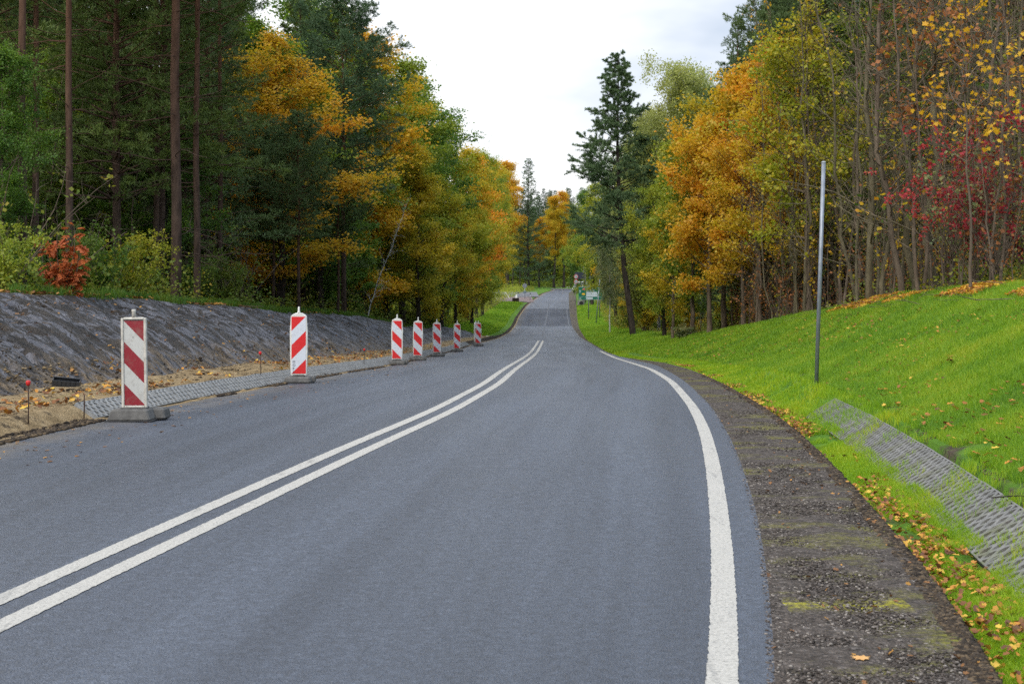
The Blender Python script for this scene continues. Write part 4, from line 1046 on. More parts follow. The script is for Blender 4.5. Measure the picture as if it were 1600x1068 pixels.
def mat_conc(name, a, b, moss=0.):
    m = M(name); v = m.coord('Object'); oi = m.n('ShaderNodeObjectInfo').outputs['Random']
    c = m.ramp(m.noise(v, 14, 6, .7), [(.3, a), (.7, b)]); c = m.mix(.35, c, m.ramp(oi, [(0., (.7, .7, .7)), (1., (1.15, 1.13, 1.1))]), 'MULTIPLY')
    if moss: c = m.mix(m.ramp(m.noise(v, 6, 4), [(.5, 0.), (.7, moss)]), c, (.10, .12, .02))
    c = m.mix(m.ramp(m.noise(v, 5, 5, .7), [(.55, 0.), (.75, .55)]), c, (.10, .08, .055))
    return m.pbr(c, .9, .2, m.bump(m.noise(v, 80, 4), .5, .006))
mcL = mat_conc('grey_concrete', (.16, .162, .16), (.30, .302, .295)); mcR = mat_conc('weathered_concrete', (.11, .11, .105), (.215, .21, .20), .5)
slL = slab_mesh('slab', 4, 4, .325, .60, .68); slL.materials.append(mcL)
slR = slab_mesh('slab', 5, 6, .44, .58, .64); slR.materials.append(mcR)
def lay(edge, sgn, lo, hi, y0, y1, me, label, group, rnd=.004):
    Y = y0; k = 0
    while Y < y1:
        x0, x1 = [float(edge(Y + d) + sgn * lo) for d in (0, .5)]; t = Vector((x1 - x0, .5, float(Hs(x1, Y + .5) - Hs(x0, Y)))).normalized()
        p0 = Vector((x0, Y, float(Hs(x0, Y)))); xh = float(edge(Y) + sgn * hi); p1 = Vector((xh, Y, float(Hs(xh, Y))))
        up = (p1 - p0); up = (up - t * up.dot(t)).normalized(); nrm = t.cross(up)
        if nrm.z < 0: # keep face up: flip running direction
            t2 = -t; nrm = t2.cross(up); p0 = p0 + t * .6; mtx = Matrix((t2, up, nrm)).transposed()
        else: mtx = Matrix((t, up, nrm)).transposed()
        o = bpy.data.objects.new('drain_slab', me); COL.objects.link(o)
        m4 = mtx.to_4x4(); m4.translation = p0 - nrm * (.072 if sgn > 0 else .074) + Vector((0, 0, random.uniform(-rnd, rnd))); o.matrix_world = m4
        tag(o, label, 'drain slab', group); Y += .602 * t.y if t.y > 0 else .602; k += 1
    return k
_, ys, _ = hit(134, 652)
kL = lay(eL, -1, .12, .40, 16.8, 78, slL, 'grey openwork concrete slab laid in the sloping drain strip between the sand and the road', 'openwork slabs in the drain beside the road works')
kR = lay(gR, 1, .42, .86, 6.4, 17.6, slR, 'weathered openwork concrete slab in the grassy drain strip at the foot of the grass bank', 'openwork slabs at the foot of the grass bank')
print('slabs', kL, kR)

# ---- pegs and string
def peg(x, ybase, ytop, cap, label):
    X, Y, Z = hit(x, ybase); h = (ybase - ytop) / F * Y
    r = empty('survey_peg', (X, Y, Z)); tag(r, label, 'peg', 'pegs with red caps' if cap else None)
    b = MB(); b.tube([(0, 0, -.1), (.004, 0, h * .5), (0, .003, h)], .0075, 8); b.build('rod', m_rust, r, smooth=True)
    if cap: c = MB(); c.lathe([(.012, h - .045), (.023, h - .03), (.026, h - .005), (.020, h + .010), (.006, h + .014)], 12); c.build('cap', m_redcap, r, smooth=True)
    r.rotation_euler = (0, random.uniform(-.05, .05), 0); return X, Y, Z, h
q1 = peg(44, 662, 596, True, 'thin rusty peg with red cap in the sand near the worn rectangular marker post')
q2 = peg(407.5, 588, 550, True, 'thin peg with red cap between the first and second marker posts')
q3 = peg(568.5, 570, 545, True, 'small peg with red cap between the second and third marker posts')
q4 = peg(131, 654, 617, False, 'short bare rusty peg without a cap at the end of the slab drain')
a = Vector((q1[0], q1[1], q1[2] + .20)); b_ = Vector((*hit(116, 624)[:2], hit(116, 624)[2] + .09)); mid = (a + b_) / 2 - Vector((0, 0, .012))
s_ = MB(); s_.tube([tuple(a), tuple(mid), tuple(b_)], .0022, 5); o = s_.build('guide_string', simple('yellow_string', (.5, .42, .12), .8, .2, .1, 5)); tag(o, 'thin yellow builder\'s string tied to the red-capped peg and running to the drain', 'string')
# ---- black plastic channel piece on the sand
X, Y, Z = hit(104, 604); b = MB()
L_ = .36
for sx in (-1, 1): b.box((0, sx * .055, .045), (L_, .010, .085), Matrix.Rotation(sx * .25, 3, 'X'))
b.box((0, 0, .006), (L_, .10, .010)); b.box((L_ / 2 - .004, 0, .04), (.008, .098, .07)); b.box((-L_ / 2 + .004, 0, .04), (.008, .098, .07))
for k in range(5): b.box((-L_ / 2 + .06 + k * .06, -.066, .045), (.008, .008, .078), Matrix.Rotation(-.25, 3, 'X'))
o = b.build('plastic_channel', simple('black_plastic', (.03, .033, .038), .45, .5, .3, 20)); o.location = (X, Y, Z + .03); o.rotation_euler = (.5, .10, .12); tag(o, 'short black plastic drain channel lying on the sand below the sheeted slope', 'drain channel')

# ---- steel pole on the bank
X, Y, Z = hit(1275.5, 602); h = (602 - 253) / F * Y
r = empty('steel_pole', (X, Y, Z)); tag(r, 'tall plain grey galvanised steel pole without a sign, standing in the grass bank', 'pole')
b = MB(); b.tube([(0, 0, -.3), (0, 0, h * .5), (0, 0, h)], .0285, 20); b.build('pole_tube', m_steel, r, smooth=True)
b = MB(); b.lathe([(.030, h - .015), (.031, h), (.022, h + .010), (.004, h + .013)], 16); b.build('cap', simple('grey_cap', (.33, .35, .38), .6), r, smooth=True)
r.rotation_euler = (0, (1287 - 1275.5) / 349., 0)

# ---- green direction sign
m_green = simple('sign_green', (.004, .11, .065), .45, .4, .08, 3); m_sgw = simple('sign_white', (.42, .47, .50), .45, .4, .06, 3)
m_sred = simple('sign_red', (.55, .02, .03), .45, .4, .05, 3); m_syel = simple('sign_yellow', (.75, .42, .02), .45, .4, .05, 3)
Ys_ = 158.; px = Ys_ / F
SX, SZ = XI(904, Ys_), zi(468, Ys_); W_ = 41.5 * px; H_ = 20.2 * px
zg = float(H(SX + W_ * .4, Ys_))
r = empty('direction_sign', (SX, Ys_, zg)); tag(r, 'green direction sign with white place names on grey posts beside the far stretch of road', 'road sign')
r.rotation_euler = (0, 0, 0); zb = SZ - zg
b = MB(); b.box((W_ / 2, 0, zb + H_ / 2), (W_, .04, H_), bev=.01); b.build('sign_board', m_green, r)
def plate(x0, x1, z0_, z1_, mat, nm='panel', y=-.024): q = MB(); q.box(((x0 + x1) / 2 * W_, y, zb + (z0_ + z1_) / 2 * H_), ((x1 - x0) * W_, .006, (z1_ - z0_) * H_)); return q.build(nm, mat, r)
plate(.29, .71, .43, .60, m_sgw); plate(.29, .71, .245, .415, m_sgw); plate(.29, .53, .04, .18, m_sgw)
plate(.01, .99, .215, .228, m_sgw, 'dividing_line'); plate(.285, .292, .23, .98, m_sgw, 'dividing_line'); 
plate(.15, .24, .76, .88, m_sred, 'road_number_panel'); plate(.13, .24, .38, .50, m_syel, 'road_number_panel')
for z0_ in (0.0, .985): plate(0, 1, z0_, z0_ + .015, m_sgw, 'border_line')
sz = H_ * .19
text('lettering', 'Katowice', sz, m_sgw, r, (.30 * W_, -.03, zb + .84 * H_)); text('lettering', 'Kraków', sz, m_sgw, r, (.30 * W_, -.03, zb + .65 * H_))
text('lettering', 'A4', sz * .55, m_sgw, r, (.165 * W_, -.03, zb + .785 * H_))
b = MB(); b.prism([(-.03, -.16), (.03, -.16), (.03, .06), (.10, .06), (0, .2), (-.10, .06), (-.03, .06)], -.004, .004); o = b.build('arrow', m_sgw, r); o.location = (.055 * W_, -.03, zb + .62 * H_)
b = MB(); b.prism([(-.03, -.16), (.03, -.16), (.03, .06), (.10, .06), (0, .2), (-.10, .06), (-.03, .06)], -.004, .004); o = b.build('arrow', m_sgw, r); o.location = (.055 * W_, -.03, zb + .10 * H_); o.rotation_euler = (0, math.pi / 2, 0); o.scale = (.8,) * 3
for fx, mt in ((.38, m_dsteel), (.80, m_dsteel)):
    zz = float(H(SX + fx * W_, Ys_ + .1)) - zg
    b = MB(); b.tube([(fx * W_, .09, zz - .4), (fx * W_, .09, zb + H_ * .9)], .05, 8); b.build('post', mt, r, smooth=True)
# slanting grey pole in front of it
X, Y, Z = hit(931, 505.5); b = MB(); h = (505.5 - 436) / F * Y; b.tube([(0, 0, -.3), ((937 - 931) / F * Y, 0, h)], .05, 10); o = b.build('leaning_pole', m_steel, smooth=True); o.location = (X, Y, Z); tag(o, 'thin leaning grey pole in front of the green direction sign', 'pole')
# dark board on tall posts and two round signs
Yd = 205.; px = Yd / F; X0 = XI(898, Yd); zg = float(H(X0 + 1, Yd)); r = empty('back_of_sign', (X0, Yd, zg)); tag(r, 'dark grey rectangular sign board on two tall posts behind the green sign', 'road sign')
zb = zi(436, Yd) - zg; b = MB(); b.box((8.2 * px, 0, zb + 5.5 * px), (16 * px, .04, 11 * px), bev=.01); b.build('sign_board', simple('dark_blue_grey', (.030, .036, .055), .55), r)
for fx, top in ((14, 416), (17, 418)):
    b = MB(); b.tube([(fx * px, .08, -.4), (fx * px, .08, zi(top, Yd) - zg)], .07, 8); b.build('post', m_dsteel, r, smooth=True)
b = MB(); b.tube([(24 * px, .08, -.4), (24 * px, .08, zi(415, Yd) - zg)], .06, 8); o = b.build('thin_pole', m_dsteel, smooth=True); o.location = (X0, Yd, zg); tag(o, 'lone thin dark pole just past the dark grey sign board', 'pole')
Yr = 200.; px = Yr / F; X0 = XI(900, Yr); zg = float(H(X0, Yr)); r = empty('round_road_signs', (X0, Yr, zg)); tag(r, 'post carrying two round white signs with red rims, one above the other', 'road sign')
b = MB(); b.tube([(0, .05, -.3), (0, .05, zi(428, Yr) - zg)], .035, 8); b.build('post', m_steel, r, smooth=True)
for yy, tx in ((432, '3,5'), (439.6, '8t')):
    zc = zi(yy, Yr) - zg; R_ = 3.35 * px
    d = MB(); d.lathe([(R_, -.012), (R_, .012)], 28, ax='y'); o = d.build('sign_disc', m_sred, r); o.location = (0, 0, zc)
    d = MB(); d.lathe([(R_ * .80, -.004), (R_ * .80, .004)], 28, ax='y'); o2 = d.build('white_centre', m_sgw, r); o2.location = (0, -.018, zc)
    text('lettering', tx, R_ * .7, m_black, r, (0, -.026, zc - R_ * .25), align='CENTER')
# ---- white van at the bend, mostly hidden behind the sign
def make_car(loc, rz):
    r = empty('white_van', loc, rz); tag(r, 'white van half hidden behind the green direction sign at the end of the road', 'van')
    mw = simple('white_car_paint', (.66, .67, .68), .3, .5, .03, 1); mg = simple('car_glass', (.02, .025, .03), .1, .6, .1, 1); mt = simple('tyre', (.02, .02, .02), .9)
    prof = [(-2.5, .45), (2.2, .45), (2.5, .6), (2.5, 1.0), (1.75, 1.2), (1.1, 1.95), (.9, 2.05), (-2.4, 2.05), (-2.5, 1.95)]
    b = MB(); b.prism(prof, -.92, .92); o = b.build('body', mw, r); m = o.modifiers.new('b', 'BEVEL'); m.width = .08; m.segments = 3; m.limit_method = 'ANGLE'
    b = MB(); b.prism([(1.20, 1.9), (1.82, 1.22), (1.86, 1.25), (1.25, 1.92)], -.78, .78); b.build('windscreen', mg, r)
    for s in (-1, 1): b = MB(); b.prism([(.2, 1.25), (1.5, 1.25), (1.0, 1.85), (.2, 1.85)], s * .925, s * .935); b.build('side_window', mg, r)
    for x in (-1.6, 1.6):
        for s in (-1, 1):
            b = MB(); b.lathe([(.33, -.1), (.35, -.06), (.35, .06), (.33, .1)], 20, ax='y'); w = b.build('wheel', mt, r); w.location = (x, s * .85, .35)
            b = MB(); b.lathe([(.2, -.01), (.2, .01)], 14, ax='y'); h = b.build('rim', m_steel, w); h.location = (0, s * .105, 0)
    for s in (-1, 1): b = MB(); b.box((2.51, s * .68, .85), (.03, .3, .18), bev=.01); b.build('headlight', simple('lamp_glass', (.6, .6, .62), .15, .6), r)
    return r
Xv, Yv = XI(906, 262), 262; make_car((Xv + .3, Yv, float(H(Xv, Yv)) + .02), math.radians(-112))
# ---- culvert mouth on the verge
X, Y, Z = hit(908, 477); r = empty('culvert_end', (X, Y, Z)); tag(r, 'small pale concrete culvert mouth in the grass verge near the green sign', 'culvert')
b = MB(); n = 20; prof = [(.33, -.35), (.36, -.35), (.36, .35), (.33, .35)]
b.lathe([(.36, -.35), (.36, .30), (.27, .30), (.27, -.30)], 20, ax='y'); o = b.build('pipe', mcL, r, smooth=False); o.rotation_euler = (0, 0, math.pi); o.location = (0, 0, .30)
b = MB(); b.box((0, .1, .30), (1.0, .12, .75), bev=.03); b.build('headwall', mcL, r)
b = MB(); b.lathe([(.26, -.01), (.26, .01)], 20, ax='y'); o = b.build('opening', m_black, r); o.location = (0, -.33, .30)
# ---- works at the junction
def rail(x0, x1, y, Y, label, caps=True):
    a = at(x0, Y); c = at(x1, Y); r = empty('railing', a); tag(r, label, 'railing', None); px = Y / F
    L = c[0] - a[0]; h = y * px
    for k, fx in enumerate((0, 1)):
        dz = c[2] - a[2] if fx else 0; b = MB(); b.tube([(fx * L, 0, dz - .2), (fx * L, 0, dz + h)], .045, 8); b.build('post', m_steel, r, smooth=True)
        if caps: b = MB(); b.lathe([(.06, h), (.10, h + .05), (.10, h + .18), (.04, h + .24)], 10); o = b.build('lamp', m_dsteel, r, smooth=True); o.location = (fx * L, 0, dz)
    b = MB(); dz = c[2] - a[2]
    for t in (.86, .5): b.tube([(0, 0, h * t), (L, 0, dz + h * t)], .04, 8)
    b.build('rails', m_steel, r, smooth=True)
rail(809.5, 828.5, 10, 216, 'short grey barrier with dark lamps on both posts beside the mushroom-shaped sign')
rail(768, 788.5, 8, 226, 'grey side-road railing half hidden by the yellow tree', False)
X, Y, Z = at(820, 222); r = empty('back_of_road_sign', (X, Y, Z)); tag(r, 'back of a rounded grey road sign on a post at the junction barrier', 'road sign'); px = 222 / F
b = MB(); b.tube([(0, 0, -.3), (0, 0, 1.9)], .045, 8); b.build('post', m_steel, r, smooth=True)
b = MB(); b.lathe([(.36, -.015), (.36, .015)], 8, ax='y'); o = b.build('sign_plate', m_steel, r); o.location = (0, -.06, 2.05); o.scale = (1, 1, 1.1)
b = MB(); b.box((0, -.05, 1.05), (.55, .03, .32), bev=.01); b.build('lower_plate', simple('blue_grey_plate', (.12, .17, .20), .5), r)
X, Y, Z = at(779.5, 224); r = empty('lamp_post', (X, Y, Z)); tag(r, 'short blue-grey post with a curved white top beside the side-road railing', 'post')
b = MB(); b.tube([(0, 0, -.3), (0, 0, 1.7)], .10, 12); b.build('post_tube', simple('blue_grey_paint', (.05, .075, .11), .5), r, smooth=True)
b = MB(); b.tube([(-.18, 0, 1.7), (.0, 0, 1.76), (.12, 0, 1.95), (.14, 0, 2.15)], [.05, .06, .05, .02], 8); b.build('curved_top', m_white, r, smooth=True)
X, Y, Z = hit(805.5, 471.5); r = empty('wooden_crate', (X, Y, Z - .02), .1); tag(r, 'dark brown wooden crate on the ground at the junction works', 'crate')
mbr = simple('dark_wood', (.035, .022, .016), .85, .2, .4, 8)
b = MB(); px = Y / F; w, hh_ = 10.4 * px, 6.6 * px
b.box((0, 0, hh_ / 2), (w * .94, w * .6, hh_ * .96)); b.build('box', simple('crate_inside', (.02, .014, .012), .9), r)
for k in range(3):
    b = MB(); b.box((0, -w * .3 - .012, hh_ * (.18 + .32 * k)), (w, .024, hh_ * .27), bev=.005); b.build('board', mbr, r)
b = MB(); b.box((-.1, 0, .5), (.14, .05, 1.25), Matrix.Rotation(-.55, 3, 'Y'), bev=.01); o = b.build('white_board', m_white); X, Y, Z = at(794, 220); o.location = (X, Y, Z); tag(o, 'white board leaning at a slant between the crate and the side-road railing', 'board')
b = MB(); b.lathe([(.30, 0), (.22, .06), (.12, .55), (.09, .7), (.02, .72)], 14); o = b.build('white_sack', m_white, smooth=True); X, Y, Z = at(807, 217); o.location = (X, Y, Z); tag(o, 'small white bag-like heap just behind the dark crate', 'bag')
# ---- long pale viaduct glimpsed through the far trees
r = empty('viaduct', (0, 432, 0)); tag(r, 'long pale viaduct seen through the trees at the end of the road', 'viaduct'); zc = zi(394, 432)
mvc = simple('pale_concrete', (.42, .42, .42), .8, .2, .1, .3)
b = MB(); b.box((20, 0, zc), (120, 8, 1.1)); b.build('deck', mvc, r)
b = MB(); b.box((20, -4.3, zc + .9), (120, .15, .9)); b.build('parapet', mvc, r)
for k in range(5): b = MB(); b.box((-30 + 25 * k, 0, zc / 2 - 3), (1.4, 4, zc + 4)); b.build('pier', mvc, r)

# ---------------------------------------------------------------- ground cover
def scat(n, xf0, xf1, y0, y1, rng, p=1.6):
    """density ~ Y^-p so near ground is covered more finely"""
    u = rng.uniform(0, 1, n); k = 1 - p if abs(1 - p) > .01 else .01
    Y = (y0 ** k + u * (y1 ** k - y0 ** k)) ** (1 / k)
    t = rng.uniform(0, 1, n); a, b = xf0(Y), xf1(Y); X = a + (b - a) * t
    return X, Y
def vis(X, Y, m=60): x = 800 + X / Y * F; return (x > -m) & (x < 1600 + m)
def blades(X, Y, h, w, rng, lean=.5, mesh='grass'):
    n = len(X); Z = H(X, Y); az = rng.uniform(0, 6.283, n); l = rng.uniform(.1, lean, n) * h
    dx, dy = np.cos(az), np.sin(az); wx, wy = -dy * w / 2, dx * w / 2
    fa = rng.uniform(0, 6.283, n); wx, wy = np.cos(fa) * w / 2, np.sin(fa) * w / 2
    B = np.stack([X, Y, Z - .01], -1); o = np.stack([wx, wy, 0 * wx], -1)
    Mid = B + np.stack([dx * l * .35, dy * l * .35, h * .6], -1); Tip = B + np.stack([dx * l, dy * l, h], -1)
    V = np.stack([B - o, B + o, Mid + o * .75, Mid - o * .75, Tip], 1).reshape(-1, 3)
    i = np.arange(n)[:, None] * 5
    return mesh_np(mesh, V, [i + np.array([[0, 1, 2, 3]]), i + np.array([[3, 2, 4]])])
def gmat(name, stops, sc=.9):
    m = M(name); g = m.n('ShaderNodeNewGeometry').outputs['Random Per Island']; nz = m.noise(m.coord('Object'), sc, 4, .6)
    t = m.math('ADD', m.math('MULTIPLY', m.math('SUBTRACT', g, .5), .5), m.math('ADD', m.math('MULTIPLY', m.math('SUBTRACT', nz, .5), 1.5), .5), clamp=True)
    return m.leaf(m.ramp(t, stops), .45)
G1 = gmat('bright_grass', [(0, (.07, .17, .012)), (.35, (.15, .31, .012)), (.7, (.27, .41, .014)), (1, (.42, .44, .03))])
G2 = gmat('yellow_grass', [(0, (.12, .28, .008)), (.45, (.25, .42, .010)), (.8, (.40, .48, .012)), (1, (.50, .44, .02))])
G3 = gmat('dark_grass', [(0, (.03, .09, .008)), (.5, (.08, .18, .010)), (1, (.20, .24, .02))])
rg = np.random.default_rng(3)
def dens(X, Y): # bare soil patches on the bank
    e = X - gR(Y); a = fbm(X * .8, Y * .8, 61, 4); b = np.clip((1.5 - e) / .6, 0, 1)
    thr = .80 - .14 * np.clip((Y < 30) * b, 0, 1)
    return (a < thr) & (RNG.uniform(0, 1, len(X)) < .35 + 1.3 * fbm(X * 2.5, Y * 2.5, 68, 3))
X, Y = scat(800000, lambda y: gR(y) + .92, lambda y: cR(y) + .5, 6, 60, rg, 1.7); k = vis(X, Y) & dens(X, Y); X, Y = X[k], Y[k]
sc_ = np.clip(Y / 14, .8, 3.2); h = rg.uniform(.025, .085, len(X)) * (1 + .8 * (fbm(X * 1.2, Y * 1.2, 77, 3) - .5)) * np.clip(sc_, 1, 1.35); 
o = obj('grass', blades(X, Y, h, .0055 * sc_, rg, .8), G1); tag(o, 'bright green young grass covering the sloping bank beside the bend', 'grass', kind='stuff'); print('blades', len(X))
X, Y = scat(90000, lambda y: cR(y) - 1.2, lambda y: cR(y) + .8, 14, 75, rg, 1.5); k = vis(X, Y); X, Y = X[k], Y[k]
h = rg.uniform(.04, .15, len(X)); o = obj('long_grass', blades(X, Y, h, .006 * np.clip(Y / 14, 1, 3), rg, .7), G1); tag(o, 'longer grass along the top edge of the bank below the thicket', 'grass', kind='stuff')
# strip between shoulder and slabs
X, Y = scat(230000, lambda y: gR(y) + .02, lambda y: gR(y) + .50, 5, 60, rg, 1.7); k = vis(X, Y) & (fbm(X * 2.2, Y * 1.2, 63, 3) < .66); X, Y = X[k], Y[k]
h = rg.uniform(.02, .075, len(X)) * (1 + 1.0 * (fbm(X * 2, Y * 1.5, 79, 3) - .4)) * np.clip((X - gR(Y)) / .32, .35, 1); o = obj('verge_grass', blades(X, Y, h, .005 * np.clip(Y / 12, .8, 3), rg, .9), G2); tag(o, 'yellow-green grass strip between the gravel shoulder and the openwork slabs', 'grass', kind='stuff')
X, Y = scat(46000, lambda y: gR(y) + .40, lambda y: gR(y) + .95, 6, 45, rg, 1.5); cov = np.clip((Y - 12) / 5, .0, 1)
k = vis(X, Y) & ((fbm(X * 5, Y * 3.5, 65, 3) + .26 * cov + .35 * (rg.uniform(0, 1, len(X)) - .5)) > .66); X, Y = X[k], Y[k]
h = rg.uniform(.05, .10, len(X)); o = obj('slab_grass', blades(X, Y, h, .005 * np.clip(Y / 12, .8, 3), rg, .6), G2); tag(o, 'grass tufts growing through the openwork slabs', 'grass', kind='stuff')
# far green slopes
X, Y = scat(120000, lambda y: gR(y), lambda y: cR(y) + 1, 58, 200, rg, 1.2); X2, Y2 = scat(90000, cL, lambda y: eL(y) - 1.0, 97, 205, rg, 1.1); X, Y = np.concatenate([X, X2]), np.concatenate([Y, Y2])
h = rg.uniform(.05, .16, len(X)); o = obj('far_verge_grass', blades(X, Y, h, .02 * np.clip(Y / 60, 1, 3), rg, .8), G1); tag(o, 'mown bright grass on the far verges on both sides of the road', 'grass', kind='stuff')
# top of the sheeted slope
X, Y = scat(120000, lambda y: cL(y) - 3.0, lambda y: cL(y) + .12, 18, 100, rg, 1.5); k = vis(X, Y) & (fbm(X * .7, Y * .5, 67, 3) < (.46 + .16 * np.clip((Y - 30) / 12, 0, 1) - .1 * (X > cL(Y)))); X, Y = X[k], Y[k]
h = rg.uniform(.06, .24, len(X)); o = obj('crest_grass', blades(X, Y, h, .007 * np.clip(Y / 18, 1, 4), rg, .7), G3); tag(o, 'ragged green grass along the top of the sheeted slope under the pines', 'grass', kind='stuff')
# leafy undergrowth, both woods
def leafy(n, x0, x1, y0, y1, hmax, size, mat, name, label, seed, p=1.3):
    r = np.random.default_rng(seed); X, Y = scat(n, x0, x1, y0, y1, r, p); k = vis(X, Y); X, Y = X[k], Y[k]
    hh = hmax * np.clip(fbm(X * .5, Y * .5, seed, 3) * 2.2 - .7, .05, 1) * r.uniform(0, 1, len(X)) ** 1.3
    C = np.stack([X, Y, H(X, Y) + hh], -1); V, f = leaf_faces(C, r, size, .1, .45, .6); s = np.clip(Y / 35, .8, 3)
    o = obj(name, mesh_np(name, V, [f]), mat); tag(o, label, 'undergrowth', kind='stuff')
leafy(90000, lambda y: cL(y) - 14, lambda y: cL(y) - .3, 22, 110, 1.3, .085, ML['under'], 'undergrowth', 'low leafy undergrowth under the pines above the sheeted slope', 91)
leafy(60000, lambda y: cR(y) + .3, lambda y: cR(y) + 12, 26, 130, 1.0, .085, ML['under'], 'undergrowth', 'low leafy undergrowth in the wood above the grass bank', 92)
leafy(50000, lambda y: cL(y) - 12, lambda y: cL(y), 100, 300, 2.2, .16, ML['ygreen'], 'undergrowth', 'yellow-green undergrowth along the far part of the road', 93)
leafy(60000, lambda y: cR(y) - .5, lambda y: cR(y) + 12, 110, 330, 2.2, .16, ML['under'], 'undergrowth', 'mixed undergrowth beside the far signs', 94)
leafy(80000, lambda y: 0 * y - 70, lambda y: 0 * y + 90, 325, 430, 7, .35, ML['ygreen'], 'undergrowth', 'tall yellow-green brush closing the end of the road', 95)

# fallen leaves: little folded five-sided blades
def litter(X, Y, size, rng, lift=.012, mesh='leaves', curl=.35):
    n = len(X); Z = H(X, Y) + lift; C = np.stack([X, Y, Z], -1)
    az = rng.uniform(0, 6.283, n); up = unit(np.stack([rng.normal(size=n) * curl, rng.normal(size=n) * curl, np.ones(n)], -1))
    a = unit(np.cross(up, np.stack([np.cos(az), np.sin(az), 0 * az], -1))); b = np.cross(up, a); s = (size * rng.uniform(.5, 1.2, n))[:, None]
    pts = [(-.5, 0, 0), (-.15, .34, .10), (.15, .22, .05), (.30, .42, .12), (.55, 0, .0), (.30, -.42, .12), (.15, -.22, .05), (-.15, -.34, .10)]
    V = np.stack([C + a * s * p + b * s * q + up * s * r for p, q, r in pts], 1).reshape(-1, 3); i = np.arange(n)[:, None] * 8
    return mesh_np(mesh, V, [np.concatenate([i + np.array([[0, 1, 2, 3, 4]]), i + np.array([[0, 4, 5, 6, 7]])])])
LM = foliage_mat('fallen_leaves', [(0, (.22, .08, .03)), (.35, (.50, .20, .03)), (.65, (.66, .36, .03)), (1, (.70, .48, .06))], 3., .2, .9, 0, .3)
LB = foliage_mat('brown_fallen_leaves', [(0, (.10, .05, .025)), (.5, (.26, .12, .04)), (1, (.50, .26, .05))], 3., .15, .9, 0, .3)
LB2 = foliage_mat('mixed_fallen_leaves', [(0, (.12, .05, .025)), (.45, (.30, .12, .03)), (.8, (.52, .23, .035)), (1, (.64, .42, .06))], 3., .15, 1.1, 0, .4)
rl = np.random.default_rng(17)
X, Y = scat(6000, lambda y: gR(y) + .03, lambda y: gR(y) + .38, 5, 40, rl, .7); k = vis(X, Y) & (fbm(X * 1.6, Y * .8, 71, 3) + .12 * ((Y > 11) & (Y < 19)) + .3 * (rl.uniform(0, 1, len(X)) - .5) > .60); X, Y = X[k], Y[k]
o = obj('fallen_leaves', litter(X, Y, .042, rl, .042, curl=.6), LB2); tag(o, 'yellow and brown fallen leaves lying along the edge of the gravel shoulder', 'fallen leaves', kind='stuff')
X, Y = scat(5200, lambda y: gR(y) + .9, lambda y: cR(y) + .3, 7, 60, rl, .6); k = vis(X, Y) & (fbm(X * .6, Y * .4, 73, 3) > .48); X, Y = X[k], Y[k]
o = obj('fallen_leaves', litter(X, Y, .062, rl, .05), LB2); tag(o, 'orange leaves strewn over the grass bank', 'fallen leaves', kind='stuff')
X, Y = scat(16000, lambda y: cR(y) - 1.3, lambda y: cR(y) + .6, 19, 36, rl, .3); k = vis(X, Y) & (np.abs(X - cR(Y) + .25 + .5 * (fbm(X, Y, 75, 2) - .5)) < .42 * (fbm(Y * .45, Y * 0, 76, 2) > .42)); X, Y = X[k], Y[k]
o = obj('leaf_heap', litter(X, Y, .12, rl, .07, curl=.6), LM); tag(o, 'thick band of dry orange leaves and twigs along the top of the grass bank', 'fallen leaves', kind='stuff')
X, Y = scat(2600, lambda y: bL(y) - .4, lambda y: eL(y) - .5, 11, 70, rl, 1.2); k = vis(X, Y) & (fbm(X * .8, Y * .8, 78, 3) + .10 * (X > bL(Y)) > .60); X, Y = X[k], Y[k]
o = obj('fallen_leaves', litter(X, Y, .075, rl, .03, curl=.5), LB2); tag(o, 'orange and yellow leaves strewn on the sand below the sheeted slope', 'fallen leaves', kind='stuff')
X, Y = scat(500, cL, bL, 14, 60, rl, .9); o = obj('fallen_leaves', litter(X, Y, .07, rl, .06), LB); tag(o, 'scattered brown leaves on the dark sheeted slope', 'fallen leaves', kind='stuff')
X, Y = scat(34000, lambda y: cL(y) - 16, lambda y: cL(y), 19, 90, rl, 1.); X2, Y2 = scat(34000, cR, lambda y: cR(y) + 14, 19, 90, rl, 1.); X, Y = np.concatenate([X, X2]), np.concatenate([Y, Y2]); k = vis(X, Y); X, Y = X[k], Y[k]
o = obj('forest_litter', litter(X, Y, .13, rl, .03), LB); tag(o, 'brown leaf litter on the forest floor', 'fallen leaves', kind='stuff')
# shoulder crumbs
X, Y = scat(170, eR, lambda y: gR(y), 5, 30, rl, 1.4); o = obj('fallen_leaves', litter(X, Y, .035, rl, .008), LB); tag(o, 'small leaf scraps on the gravel shoulder', 'fallen leaves', kind='stuff')
X, Y = scat(160, lambda y: eL(y) + .1, lambda y: eL(y) + 1.2, 12, 40, rl, 1.2); o = obj('fallen_leaves', litter(X, Y, .05, rl, .004, curl=.1), LB); tag(o, 'a few leaf scraps on the asphalt beside the road works', 'fallen leaves', kind='stuff')

